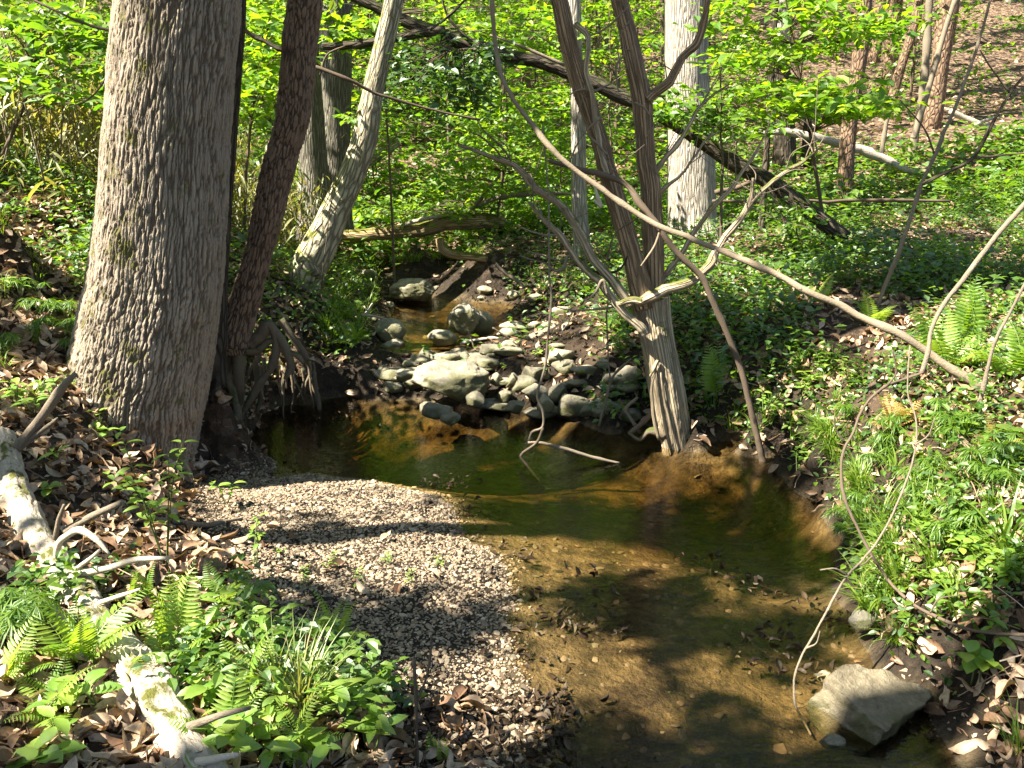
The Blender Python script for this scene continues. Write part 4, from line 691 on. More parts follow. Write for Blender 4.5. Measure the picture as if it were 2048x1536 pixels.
# dead leaves
LT = []
for sd, (n, a, b, s0, s1) in enumerate(((14000, 1.7, 8, .06, .125), (11000, 6, 16, .06, .12), (16000, 13, 45, .10, .22))):
    x, y, z, rg = land(n, a, b, 300 + sd)
    if sd == 0: k = rg.random(len(x)) < np.where(x < 0, .95, .8); x, y, z = x[k], y[k], z[k]
    nn = jitter(NRM(x, y), .38, rg); T = CURL if sd < 2 else [LEAF1]; pick = rg.integers(0, len(T), len(x)); S = s0 + (s1 - s0) * rg.random(len(x)); yaw = rg.random(len(x)) * 6.28; rd = rg.random(len(x))
    for i, t in enumerate(T):
        k = pick == i; LT.append(scatter(t, np.c_[x, y, z + .012][k], frames(nn[k], yaw[k]), S[k], rd[k]))
x, y, z, rg = land(16000, 1.7, 9, 306); nn = jitter(NRM(x, y), .6, rg); LT.append(scatter(LEAF1, np.c_[x, y, z + .006], frames(nn, rg.random(len(x)) * 6.28), .012 + .03 * rg.random(len(x)) ** 2, rg.choice([0, .05, .2, .3, .8, .95], len(x))))
x = rg.uniform(-5.5, -2.1, 6500); y = rg.uniform(4.2, 9.5, 6500); z = H(x, y); nn = jitter(NRM(x, y), .4, rg); pk = rg.integers(0, 4, len(x)); yw = rg.random(len(x)) * 6.28; ss = .05 + .07 * rg.random(len(x)); rr_ = rg.random(len(x))
for i, t_ in enumerate(CURL): LT.append(scatter(t_, np.c_[x, y, z + .015][pk == i], frames(nn[pk == i], yw[pk == i]), ss[pk == i], rr_[pk == i]))
V, F, A = merge(LT); tag(obj('leaf_litter', mesh('leaf_litter', V, F, M['litter'], A, True)), 'brown fallen leaves covering the woodland floor and banks', 'leaf litter', kind='stuff')
# debris on the muddy bed, dam and gravel edges
rg = np.random.default_rng(320); n = 900; q = rg.random((n * 3, 2)) * (BEDP.max(0) - BEDP.min(0)) + BEDP.min(0); q = q[in_poly(q[:, 0], q[:, 1], BEDP)]; q = q[(NO(q[:, 0], q[:, 1], 2.6, 9) > .58) & (q[:, 1] < 4.5)][:700]
q2 = np.c_[rg.uniform(-2.2, 1.5, 5200), rg.uniform(7.0, 12.5, 5200)]; q2 = q2[in_poly(q2[:, 0], q2[:, 1], CORR) & (H(q2[:, 0], q2[:, 1]) > WZ(q2[:, 0], q2[:, 1]) - .02)]; q3 = GRAV[rg.integers(0, len(GRAV), 420)] + rg.normal(0, .12, (420, 2)); q4 = np.array([ground(u, v)[:2] for u, v in zip(rg.uniform(800, 1150, 520), rg.uniform(1390, 1535, 520))]); q3 = np.concatenate([q3, q4]); q = np.concatenate([q, q2, q3])
z = np.maximum(H(q[:, 0], q[:, 1]), WZ(q[:, 0], q[:, 1]) * (q[:, 1] < 7.2) - .01) + .008; nn = jitter(np.tile([0, 0, 1.], (len(q), 1)), .5, rg)
pick = rg.integers(0, 4, len(q)); S = .02 + .04 * rg.random(len(q)); yaw = rg.random(len(q)) * 6.28; rd = rg.random(len(q))
V, F, A = merge([scatter(t, np.c_[q, z][pick == i], frames(nn[pick == i], yaw[pick == i]), S[pick == i], rd[pick == i]) for i, t in enumerate(CURL)])
tag(obj('wet_leaves', mesh('wet_leaves', V, F, M['wet'], A)), 'sodden dark leaves caught on the mud, stones and shallows', 'leaf litter', kind='stuff')
# fallen twigs and needles
x, y, z, rg = land(5000, 1.8, 14, 330); nn = jitter(NRM(x, y), .15, rg); S = np.c_[.0018 + .003 * rg.random(len(x)) ** 3, .06 + .22 * rg.random(len(x)) ** 2, .0018 + .003 * rg.random(len(x)) ** 3]
STK = (np.array([(a, b + .0, c) for b in (0, .5, 1) for a, c in ((-1, 0), (.6, .9), (.6, -.9))], float) + np.array([(0, 0, 0)] * 3 + [(2.5, 0, 2)] * 3 + [(0, 0, 0)] * 3), np.array([(i * 3 + j, i * 3 + (j + 1) % 3, i * 3 + 3 + (j + 1) % 3) for i in (0, 1) for j in range(3)] + [(i * 3 + j, i * 3 + 3 + (j + 1) % 3, i * 3 + 3 + j) for i in (0, 1) for j in range(3)]))
V, F, A = scatter(STK, np.c_[x, y, z + .018], frames(nn, rg.random(len(x)) * 6.28), S, rg.random(len(x))); tag(obj('fallen_twigs', mesh('fallen_twigs', V, F, M['litter'], A)), 'fine dead twigs and needles strewn over the leaf litter', 'twigs', kind='stuff')
# conspicuous single leaves
LM = [mesh('fallen_leaf', t[0], t[1], M['litter'], {'rnd': np.full(len(t[0]), .35)}) for t in CURL]
def leaf_at(u, v, s, i, lab, grp):
    g = ground(u, v); n = NRM(np.array([g[0]]), np.array([g[1]]))[0]; rg = np.random.default_rng(int(u * 7 + v)); Mx = frames(jitter(n[None], .2, rg), np.array([rg.random() * 6.28]))[0]
    o = obj('fallen_leaf', LM[i % 4]); o.matrix_world = Matrix.Translation(g + [0, 0, .022]) @ Matrix(Mx.tolist()).to_4x4() @ Matrix.Scale(s, 4); return tag(o, lab, 'leaf', grp)
for i, (u, v) in enumerate(((600, 1006), (590, 1084), (690, 1132), (640, 1150), (800, 1175), (740, 1195), (610, 1218), (760, 1090), (530, 1100), (1180, 1008), (560, 1060), (880, 1165))): leaf_at(u, v, .07 + .02 * (i % 3), i, 'dry brown leaf lying on the open gravel bar', 'leaves on the gravel bar')
rg = np.random.default_rng(5)
for i in range(110):
    u, v = rg.uniform(0, 760), rg.uniform(1030, 1530)
    if v < 1100 + max(0, u - 420) * .9: continue
    leaf_at(u, v, rg.uniform(.09, .15), i, 'large curled brown leaf among the seedlings on the near bank', 'large dead leaves on the near bank')
for i in range(40): leaf_at(rg.uniform(1760, 2040), rg.uniform(760, 1250), rg.uniform(.08, .12), i, 'pale dead leaf among the grass and ferns on the right bank', 'dead leaves on the right bank')
for i in range(50): leaf_at(rg.uniform(0, 190), rg.uniform(420, 860), rg.uniform(.08, .13), i, 'dead leaf on the slope between oak and cane thicket', 'dead leaves on the left slope')

# ------------------------------------------------------------------ ground cover (uncountable low leaves)
GC = {'leaf_mid': [], 'leaf_dark': [], 'grass': []}
for sd, (n, a, b, s0, s1, hgt, thr) in enumerate(((20000, 2.2, 8, .026, .065, .16, .40), (26000, 6.5, 16, .05, .10, .28, .38), (18000, 13, 40, .12, .22, .5, .43))):
    x, y, z, rg = land(n, a, b, 400 + sd, dry=.06, thin=.97); dens = NO(x, y, .7 if sd < 2 else .25, 33)
    left = ((x < -.6 - .1 * y) & (y < 8)) | ((x < .1) & (y < 5)); k = (dens > np.where(left, .60, thr)) ; k &= ~((x > 4.5) & (y > 19) & (rg.random(len(x)) < .75)); x, y, z = x[k], y[k], z[k]
    for c in range(3):     # each spot carries a few leaves
        hx = x + rg.normal(0, .04 + .02 * sd, len(x)); hy = y + rg.normal(0, .04 + .02 * sd, len(x)); hz = z + hgt * rg.random(len(x)) ** 1.5 + .015
        nn = jitter(np.tile([0, -.1, 1.], (len(x), 1)), .35, rg); sc = scatter(LEAF1 if sd else LEAF2, np.c_[hx, hy, hz], frames(nn, rg.random(len(x)) * 6.28), s0 + (s1 - s0) * rg.random(len(x)), rg.random(len(x)))
        GC['leaf_dark' if c == 0 and sd < 2 else 'leaf_mid'].append(sc)
for mm, nm, lab in (('leaf_mid', 'ground_cover', 'low bright green leafy ground cover spread over banks and woodland floor'), ('leaf_dark', 'ground_cover', 'darker creeping ground cover threaded through the banks')):
    V, F, A = merge(GC[mm]); tag(obj(nm, mesh(nm, V, F, M[mm], A)), lab, 'ground cover', kind='stuff')

# ------------------------------------------------------------------ grass, sedge, club moss
def blades(pos, n, L, wd, spread, seed, lean=.5, seg=4, base=.05):
    rg = np.random.default_rng(seed); a = rg.random(n) * 6.28; b = pos + np.c_[np.cos(a), np.sin(a), np.zeros(n)] * (rg.random(n) * base)[:, None]; l = L * (.5 + .6 * rg.random(n)); ph = a + rg.normal(0, .5, n); el = np.clip(rg.normal(1.25, .2, n), .5, 1.55); dr = lean * (.6 + .9 * rg.random(n))
    V = []; t = np.linspace(0, 1, seg + 1); p = b.copy(); e = el.copy(); sd = np.c_[-np.sin(ph), np.cos(ph), np.zeros(n)] * wd * .5
    for i in range(seg + 1):
        wv = (1 - t[i] ** 2.2) * (.75 + .25 * rg.random(n)); V += [p - sd * wv[:, None], p + sd * wv[:, None]]
        p = p + np.c_[np.cos(ph) * np.cos(e), np.sin(ph) * np.cos(e), np.sin(e)] * (l / seg)[:, None]; e = e - dr * (2.2 / seg)
    V = np.stack(V, 1); F = np.array([f for i in range(seg) for f in ((2 * i, 2 * i + 1, 2 * i + 3), (2 * i, 2 * i + 3, 2 * i + 2))])
    return V.reshape(-1, 3), (F[None] + (np.arange(n) * V.shape[1])[:, None, None]).reshape(-1, 3), {'rnd': np.repeat(rg.random(n), V.shape[1])}
def grass(name, lab, cat, pos, n, L, wd, mm, seed, lean=.5, base=.05, grp=None):
    V, F, A = blades(np.zeros(3), n, L, wd, 0, seed, lean, 5, base); return tag(obj(name, mesh(name, V, F, M[mm], A), None, pos), lab, cat, grp)
grass('sedge_clump', 'tall yellow green sedge clump arching on the near bank', 'sedge', ground(600, 1420), 100, .33, .008, 'sedge', 1, .36, .07)
grass('sedge_clump', 'small sunlit sedge tuft beside the tall sedge clump', 'sedge', ground(555, 1400), 45, .32, .007, 'sedge', 2, .35, .03)
for i, (u, v, n, L, wd, le, lab) in enumerate(((1735, 1230, 34, .34, .016, .6, 'broad bladed grass clump leaning over the water on the right shore'), (1790, 1285, 90, .20, .004, .7, 'fine tufted grass hummock above the muddy right shore'), (1800, 1180, 40, .34, .014, .55, 'tall broad grass on the right bank beside the arched branch'),
   (1760, 1050, 34, .36, .009, .4, 'upright bright grass beneath the arched branch'), (1830, 1060, 30, .36, .010, .45, 'loose grass clump beside the pale vine'), (1870, 1130, 26, .30, .013, .6, 'wide leaved grass beside the sunny ground cover'), (2010, 1110, 26, .36, .016, .5, 'long dark grass blades on the upper right bank'),
   (1700, 990, 30, .22, .006, .5, 'short grass at the sandy inlet on the right shore'), (1920, 1230, 30, .28, .012, .6, 'grass clump above the dark arched branch'), (2040, 1500, 40, .22, .006, .5, 'grass at the muddy corner below the right bank'), (1655, 1275, 14, .08, .005, .5, 'tiny grass sprig in the shallow water'))):
    grass('grass_clump', lab, 'grass', ground(u, v), n, L, wd, 'grass', 20 + i, le)
for i in range(34):
    u = (1380 + (i * 83) % 300) if i < 20 else 1060 + (i * 37) % 160; v = 700 + (i * 53) % 170 if i < 20 else 520 + (i * 29) % 60
    grass('grass_clump', 'thin grass tuft on the shaded slope behind the dead cedar' if i < 20 else 'thin grass tuft overhanging the upstream right bank', 'grass', ground(u, v), 30, .24, .006, 'grass', 50 + i, .6, .06, 'grass tufts behind the dead cedar' if i < 20 else 'grass tufts on the upstream bank')
for i in range(30): grass('grass_clump', 'lush grass tuft on the bank below the leaning tree', 'grass', ground(640 + (i * 47) % 110, 500 + (i * 31) % 190), 40, .30, .009, 'grass', 90 + i, .6, .08, 'grass tufts below the leaning tree')
for i in range(24): grass('grass_clump', 'short grass tuft under the fallen log upstream', 'grass', ground(700 + (i * 61) % 260, 478 + (i * 23) % 60), 34, .28, .009, 'grass', 130 + i, .6, .08, 'grass tufts under the upstream log')
for i in range(22): grass('grass_tuft', 'sparse grass tuft on the leafy slope left of the oak', 'grass', ground((i * 67) % 200, 430 + (i * 91) % 400), 26, .15, .005, 'grass', 170 + i, .6, .05, 'grass tufts on the left slope')
for i in range(36):
    f = i / 35; u = 1560 + 150 * min(1, f * 1.3) + (i * 37) % 40; v = 905 + 360 * f - (i * 29) % 50; g = ground(u, v); gx = g + [.10, .02, 0]; gx[2] = float(H(gx[0], gx[1]))
    grass('grass_clump', 'arching grass tuft hanging over the right waterline', 'grass', gx, 26 + i % 20, .20 + .02 * (i % 6), .006 + .003 * (i % 3), 'grass', 220 + i, .75, .05, 'grass tufts along the right waterline')
for i in range(40):
    u = 1700 + (i * 79) % 345; v = 860 + (i * 61) % 330; grass('grass_clump', 'short bright grass tuft among the ground pine on the right bank', 'grass', ground(u, v), 22 + i % 14, .14 + .02 * (i % 5), .005 + .002 * (i % 3), 'grass', 260 + i, .65, .05, 'grass tufts on the right bank')
# ground pine: little umbrellas of needles
def ground_pine(seed):
    rg = np.random.default_rng(seed); parts = []
    for k in range(7):
        c = np.array([rg.normal(0, .05), rg.normal(0, .05), .07 + .06 * rg.random()]); n = 26; a = rg.random(n) * 6.28; nn = jitter(np.c_[np.cos(a) * .3, np.sin(a) * .3, np.ones(n)], .2, rg)
        parts.append(scatter(leaf_t(.09, .1, .3, 1), np.tile(c, (n, 1)), frames(nn, a), .05 + .035 * rg.random(n), rg.random(n)))
    return mesh('ground_pine', *merge(parts)[:2], M['leaf_mid'], merge(parts)[2])
GPM = [ground_pine(i) for i in range(4)]
for i in range(46):
    if i < 30: u, v, lab, grp = 1690 + (i * 71) % 350, 840 + (i * 97) % 250, 'ground pine sprig with needle whorls on the right bank', 'ground pine on the right bank'
    elif i < 38: u, v, lab, grp = (i * 57) % 180, 560 + (i * 41) % 160, 'ground pine sprig on the slope left of the oak', 'ground pine left of the oak'
    else: u, v, lab, grp = (i * 43) % 60, 1230 + (i * 29) % 60, 'ground pine sprig at the foot of the bleached log', 'ground pine by the log'
    g = ground(u, v); o = obj('ground_pine', GPM[i % 4], None, g); o.rotation_euler = (0, 0, i * 1.7); o.scale = (1.1,) * 3; tag(o, lab, 'ground pine', grp)

# ------------------------------------------------------------------ ferns
def frond(e0, drop, seed, pairs=19, wd=.24):
    rg = np.random.default_rng(seed); n = pairs + 3; t = np.linspace(0, 1, n); e = e0 - drop * t ** 1.3; d = np.c_[np.zeros(n), np.cos(e), np.sin(e)] / n; C = np.concatenate([[np.zeros(3)], np.cumsum(d, 0)])[:-1]
    parts = [tube(C[::3], np.linspace(.006, .0015, len(C[::3])), 4, 1)]; parts = [(parts[0][0], quadfix(parts[0][1]), {'rnd': np.full(len(parts[0][0]), .3)})]
    P = []; Mx = []; S = []
    for i in range(3, n):
        tt = t[i]; L = wd * (math.sin(math.pi * min(1, .10 + .9 * tt) ** .62) ** .85 + .02); T = np.array([0, math.cos(e[i]), math.sin(e[i])]); up = np.array([0, -math.sin(e[i]), math.cos(e[i])])
        for s in (-1, 1):
            y = np.array([s, 0, 0]) + T * .35 - up * .12; y = y + rg.normal(0, .05, 3); y /= np.linalg.norm(y); x = np.cross(y, up); x /= np.linalg.norm(x); z = np.cross(x, y); P.append(C[i]); Mx.append(np.stack([x, y, z], 1)); S.append((L * .9, L, L))
    parts.append(scatter(leaf_t(.22, .12, .12, 2), np.array(P), np.array(Mx), np.array(S), .3 + .3 * rg.random(len(P)))); return merge(parts)
FR = {}
for mm in ('fern', 'fern_dry'):
    FR[mm] = [mesh('frond', *merge([x])[:2], M[mm], x[2]) for x in (frond(1.35, .7, 1), frond(1.1, 1.0, 2), frond(.8, .9, 3), frond(1.5, .35, 4))]
def fern(lab, pos, L, n, seed, mm='fern', up=False, yaw0=None, span=6.28, grp=None):
    rg = np.random.default_rng(seed); t = thing('fern', lab, 'fern', pos, grp)
    for i in range(n):
        o = obj('frond', FR[mm][3 if up else rg.integers(0, 3)], t, (rg.normal(0, .015), rg.normal(0, .015), 0)); yw = (yaw0 or 0) + span * (i + rg.random() * .6) / n
        o.rotation_euler = (rg.normal(0, .08), rg.normal(0, .12), yw); o.scale = (L * rg.uniform(.75, 1.1),) * 3
    return t
for lab, u, v, L, n, up, mm, y0, sp in (
  ('tall upright fern frond pair beside the bleached log', 350, 1300, .36, 4, True, 'fern', -.6, 2.5), ('bright sunlit fern draped over the bleached log', 165, 1330, .34, 8, False, 'fern', 0, 6.28), ('low fern in front of the tall upright fern', 330, 1330, .30, 6, False, 'fern', 1, 6.28),
  ('shaded fern between the log and the gravel bar', 440, 1210, .26, 6, False, 'fern', 0, 6.28), ('shaded fern at the edge of the gravel bar', 680, 1290, .28, 6, False, 'fern', .5, 6.28), ('pale fern below the sedge clump', 590, 1500, .24, 5, False, 'fern', .2, 6.28), ('single upright fern frond at the bottom of the bank', 880, 1530, .15, 2, True, 'fern', 0, 1.0),
  ('fern arching beside the sedge clump', 500, 1400, .30, 6, False, 'fern', .3, 6.28), ('fern on the dead leaves below the log limb', 450, 1500, .28, 6, False, 'fern', .1, 6.28), ('small fern at the foot of the bank beside the bushy seedling', 690, 1400, .22, 6, False, 'fern', 0, 6.28), ('fern left of the bleached log in dead leaves', 110, 1440, .28, 5, False, 'fern', .9, 6.28), ('fern frond poking in from the left of the log', 20, 1370, .26, 4, False, 'fern', -2, 2.0), ('fern behind the white curved limb of the log', 290, 1210, .22, 5, False, 'fern', .4, 6.28), ('small upright fern behind the dead cedar', 1432, 800, .50, 4, True, 'fern', -.5, 2), ('large sunny fern above the pale leaning branch', 1885, 735, .55, 8, False, 'fern', 0, 6.28),
  ('bushy sunny fern at the edge of the right bank', 2045, 760, .55, 9, False, 'fern', .3, 6.28), ('tall fern standing behind the leaning branch', 1935, 690, .55, 5, True, 'fern', .8, 6.28), ('shaded fern on the slope above the leaning branch', 1740, 650, .40, 6, False, 'fern', 0, 6.28), ('fern on the upper right slope', 1640, 610, .36, 5, False, 'fern', 0, 6.28),
  ('yellowed dying fern in the sun on the right bank', 1790, 860, .30, 7, False, 'fern_dry', 0, 6.28), ('dry orange fern frond beside the whorled seedling', 2000, 920, .26, 4, False, 'fern_dry', 0, 6.28), ('fern on the slope below the leaning tree', 690, 640, .40, 6, False, 'fern', 0, 6.28), ('dark fern beside the riffle below the leaning tree', 700, 690, .36, 6, False, 'fern', 0, 6.28)):
    fern(lab, ground(u, v), L, n, int(u), mm, up, y0, sp)

# ------------------------------------------------------------------ seedlings and shrubs with single leaves
LFM = {}
for nm, t in (('ovate', leaf_t(.44, .16, .28, 5)), ('round', leaf_t(.66, .12, .2, 4)), ('lobed', leaf_t(.55, .16, .28, 8, 0, .07)), ('long', leaf_t(.3, .15, .3, 4))): LFM[nm] = [mesh('leaf', t[0], t[1], M[m_], {'rnd': np.full(len(t[0]), r_)}, True) for m_ in ('leaf_near',) for r_ in (.1, .4, .7)]
def seedling(name, lab, cat, pos, hgt, stems, nodes, ls, shape, seed, lean=.25, grp=None, smat='stem', whorl=2):
    rg = np.random.default_rng(seed); t = thing(name, lab, cat, pos, grp)
    for s in range(stems):
        a = rg.random() * 6.28 + s * 2.1; h = hgt * rg.uniform(.7, 1.05); tip = np.array([math.cos(a), math.sin(a), 0]) * h * lean * rg.uniform(.4, 1.4) + [0, 0, h]; mid = tip * .5 + [0, 0, h * .12] + np.r_[rg.normal(0, .02, 2), 0]
        P = [np.array([rg.normal(0, .01), rg.normal(0, .01), -.02]), mid, tip]; C, _ = catmull(P, [1, 1, 1], 8); obj('stem', tmesh('stem', [tube(P, [.0035, .0028, .0015], 5, 5)], M[smat], (0, 0, 0)), t)
        for k in range(nodes):
            f = .25 + .75 * (k + 1) / nodes; p = C[min(len(C) - 1, int(f * (len(C) - 1)))]; a0 = rg.random() * 6.28 if k % 2 == 0 else a0 + 1.57
            for q in range(whorl):
                yw = a0 + q * 6.28 / whorl + rg.normal(0, .25); el = rg.uniform(-.1, .5); y = np.array([math.cos(yw) * math.cos(el), math.sin(yw) * math.cos(el), math.sin(el)]); z = np.array([0, 0, 1.]) + rg.normal(0, .15, 3); x = np.cross(y, z); x /= np.linalg.norm(x); z = np.cross(x, y)
                o = obj('leaf', LFM[shape][rg.integers(0, 3)], t); o.matrix_local = Matrix.Translation(p + y * .006) @ Matrix(np.stack([x, y, z], 1).tolist()).to_4x4() @ Matrix.Scale(ls * rg.uniform(.65, 1.15), 4)
    return t
seedling('leafy_shrub', 'leafy green shrub standing in front of the oak base', 'shrub', ground(330, 1130), .62, 5, 6, .075, 'ovate', 1, .35)
SD = [(430, 1290, .20, 4, 3, .075, 'ovate', 'yellow green seedling beside the upright fern'), (500, 1310, .18, 3, 3, .075, 'ovate', 'seedling with spreading oval leaves at the bank edge'), (440, 1420, .16, 3, 3, .075, 'lobed', 'seedling with toothed leaves beside the log limb'), (530, 1450, .10, 2, 2, .09, 'lobed', 'low toothed seedling under the sedge'),
 (480, 1490, .14, 3, 3, .075, 'ovate', 'broad leaved seedling below the log limb'), (700, 1450, .20, 4, 3, .085, 'ovate', 'bushy seedling at the foot of the near bank'), (740, 1510, .18, 4, 3, .085, 'ovate', 'seedling with pale oval leaves at the frame of the gravel'), (640, 1530, .16, 3, 3, .09, 'ovate', 'seedling between fern and bushy seedling'), (560, 1530, .12, 3, 2, .09, 'ovate', 'low seedling below the pale fern'),
 (420, 1530, .12, 2, 2, .09, 'round', 'round leaved seedling beside the log end'), (200, 1420, .10, 2, 2, .08, 'lobed', 'small lobed seedling left of the log'), (90, 1450, .10, 2, 2, .07, 'lobed', 'tiny seedling in dead leaves left of the log'), (120, 1530, .08, 2, 2, .09, 'round', 'round leaved seedling among dead leaves below the log branch'), (160, 1480, .12, 1, 2, .07, 'lobed', 'lobed seedling under the dark log branch'),
 (450, 1010, .16, 2, 3, .08, 'ovate', 'little seedling at the upper edge of the gravel bar'), (510, 1130, .22, 2, 4, .05, 'ovate', 'spindly seedling in front of the gravel bar'), (100, 930, .10, 2, 2, .09, 'long', 'seedling with two long leaves left of the oak'), (60, 830, .14, 3, 3, .08, 'ovate', 'cluster of seedling leaves on the left slope'), (95, 800, .12, 3, 2, .08, 'ovate', 'seedling beside the oak buttress root'),
 (30, 810, .12, 3, 2, .09, 'ovate', 'low seedling at the left slope edge'), (200, 850, .10, 2, 2, .07, 'round', 'small plant on the mossy oak base'), (215, 885, .10, 3, 2, .07, 'round', 'round leaved plant on the oak root'), (165, 590, .14, 2, 3, .11, 'long', 'long leaved seedling on the slope beside the oak'), (35, 600, .14, 2, 3, .10, 'long', 'long leaved seedling far up the left slope'), (95, 1000, .08, 2, 2, .07, 'round', 'round leaved seedling beside the log top'),
 (1960, 1370, .16, 3, 3, .085, 'round', 'round leaved seedling hanging over the muddy right shore'), (1985, 1310, .14, 2, 3, .08, 'ovate', 'seedling below the dark arched branch'), (1925, 870, .10, 1, 1, .09, 'ovate', 'whorled five leaf seedling on the right bank'), (2030, 900, .12, 2, 2, .12, 'lobed', 'blue green lobed seedling at the right bank edge'), (1870, 860, .08, 2, 1, .08, 'ovate', 'flat seedling beside the whorled seedling'),
 (1600, 940, .14, 2, 3, .05, 'round', 'small round leaves dangling over the pool edge'), (1540, 850, .22, 4, 4, .06, 'round', 'leafy green plant beside the dark propped branch'), (1600, 800, .22, 4, 4, .06, 'round', 'leafy plant on the shaded right bank'), (1640, 760, .28, 4, 5, .055, 'round', 'tall small leaved plant above the shaded right bank'), (1700, 780, .26, 4, 5, .055, 'round', 'sunlit small leaved plant beside the arched branch'),
 (1250, 720, .26, 4, 5, .06, 'round', 'trailing green plant on the stones left of the dead cedar'), (1240, 660, .22, 4, 4, .06, 'ovate', 'leafy plant above the stone dam'), (1265, 790, .18, 3, 3, .055, 'round', 'low green plant at the foot of the dead cedar'), (1300, 560, .26, 4, 4, .07, 'ovate', 'leafy plant behind the fork of the dead cedar'), (1075, 715, .06, 3, 1, .05, 'lobed', 'tiny bright plant on the wide dark slab')]
for i, (u, v, h_, st, nd, ls, sh, lab) in enumerate(SD): seedling('seedling', lab, 'seedling', ground(u, v), h_, st, nd, ls, sh, 300 + i, .45, None, 'stem', 5 if 'five' in lab else 2)
for i in range(26):
    u = 1840 + (i * 73) % 205; v = 1080 + (i * 41) % 120; seedling('seedling', 'bright low seedling in the sunny patch of the right bank', 'seedling', ground(u, v), .10, 2, 2, .05, 'round', 400 + i, .6, 'sunlit seedlings on the right bank', 'stem', 3)
for i in range(16):
    u = 560 + (i * 53) % 320; v = 1110 + (i * 37) % 70; seedling('seedling', 'tiny green sprout growing in the gravel bar', 'seedling', ground(u, v), .03, 2, 1, .025, 'ovate', 450 + i, .6, 'sprouts in the gravel', 'stem', 3)
limb('cut_stem', 'thin dark cut stem standing upright at the bottom of the bank', 'stick', [(838, 1580, 7, 2.55), (832, 1450, 7, 2.55), (830, 1380, 7, 2.55), (828, 1318, 8, 2.55)], None, 'twig', 8, 5, .01, kids=[([(833, 1405, 5), (852, 1350, 5), (764 + 98, 1300, 4), (763 + 99, 1270, 4)], 2.55, 'twig')])

# ------------------------------------------------------------------ river cane thickets
def cane(seed, n, h):
    rg = np.random.default_rng(seed); cul = []; lf = []
    for k in range(n):
        b = np.r_[rg.normal(0, .35, 2), -.05]; hh = h * rg.uniform(.5, 1.1); tip = b + np.r_[rg.normal(0, .18 * hh, 2), hh]; mid = (b + tip) / 2 + np.r_[rg.normal(0, .05, 2), 0]; cul.append(tube([b, mid, tip], [.006, .005, .002], 5, 4)); m_ = 20; f = rg.random(m_) ** .7
        P = b + (tip - b) * f[:, None] + rg.normal(0, .02, (m_, 3)); a = rg.random(m_) * 6.28; nn = jitter(np.c_[np.cos(a) * .5, np.sin(a) * .5, np.ones(m_)], .25, rg); lf.append(scatter(NARROW, P, frames(nn, a), .13 + .12 * rg.random(m_), rg.random(m_)))
    return cul, lf
CM = []
for i in range(4):
    c_, l_ = cane(500 + i, 16, 1.5); V, F, A = merge(l_); CM.append((tmesh('cane_culms', c_, M['branch'], (0, 0, 0)), mesh('cane_leaves', V, F, M['cane'], A)))
for i in range(44):
    if i < 26: x, y = -3.6 - (i * .83) % 4.2, 8.0 + (i * 1.37) % 4.5; lab, grp = 'pale river cane clump on the rise behind the oak', 'river cane behind the oak'
    else: x, y = -3.3 - (i * .47) % 1.3, 8.8 + (i * .71) % 4.0; lab, grp = 'river cane clump on the bank behind the curved tree', 'river cane behind the curved tree'
    if i >= 26: x = -2.6 - (i * .47) % 1.6
    t = thing('river_cane', lab, 'cane', on(x, y), grp); t.rotation_euler = (0, 0, i * 1.3); s = (.9 + .25 * (i % 3)) * (1 if i < 26 else .6); t.scale = (s, s, s)
    obj('culms', CM[i % 4][0], t); obj('leaves', CM[i % 4][1], t)

# ------------------------------------------------------------------ leafy saplings of the understorey
def sprays(c, n, rad, ls, rg, flat=.25, T=LEAF1):
    ls = ls * (1.3 if T is LEAF2 else 1); c = np.asarray(c); P = c[:, None] + rg.normal(0, 1, (len(c), n, 3)) * np.array([rad, rad, rad * flat]) * .55; P = P.reshape(-1, 3); nn = jitter(np.tile([0, -.12, 1.], (len(P), 1)), .33, rg); return scatter(T, P, frames(nn, rg.random(len(P)) * 6.28), ls * (.6 + .6 * rg.random(len(P))), rg.random(len(P)))
def leafy(name, lab, base, stem_top, centers, n, rad, ls, mm, seed, T=LEAF1, grp=None, r0=.02, cat='sapling', flat=.25):
    rg = np.random.default_rng(seed); base = np.asarray(base, float); t = thing(name, lab, cat, base, grp); top = np.asarray(stem_top, float); mid = (base + top) / 2 + rg.normal(0, .06, 3)
    st = [tube([base - [0, 0, .1], mid, top], [r0, r0 * .75, r0 * .35], 8, 6, .05, seed)]; C, _ = catmull([base, mid, top], [1, 1, 1], 8); tw = []
    for c in centers:
        k = C[np.argmin(((C - c) ** 2).sum(1) + np.where(C[:, 2] > c[2], 3, 0))]; tw.append(tube([k, (k + c) / 2 + [0, 0, .05], c], [r0 * .35, r0 * .25, .003], 5, 4, .04, seed))
    obj('trunk', tmesh('sapling_stem', st, M['twig'], base), t)
    if tw: obj('twigs', tmesh('sapling_twigs', tw, M['twig'], base), t)
    V, F, A = sprays(centers, n, rad, ls, rg, flat, T); obj('crown', mesh('crown', V - base, F, M[mm], A), t); return t
def pxc(lst, seed, dy=.5):   # spray centres from ellipses in the picture at a given distance
    rg = np.random.default_rng(seed); o = []
    for u, v, ru, rv, y, n in lst:
        for k in range(n):
            a = rg.random() * 6.28; q = math.sqrt(rg.random()); o.append(at(u + ru * q * math.cos(a), v + rv * q * math.sin(a), y + rg.normal(0, dy)))
    return np.array(o)
leafy('sapling', 'bright lime leaved sapling spreading in front of the broken stump', on(4.0, 10.8), at(1560, -60, 10.4), pxc([(1560, 60, 150, 70, 10.2, 26), (1500, 150, 90, 60, 10.2, 12), (1650, 200, 130, 45, 9.6, 20), (1720, 215, 100, 40, 9.5, 14), (1690, 40, 150, 40, 10.5, 14)], 1), 24, .30, .11, 'leaf_spring', 1, LEAF2, r0=.025)
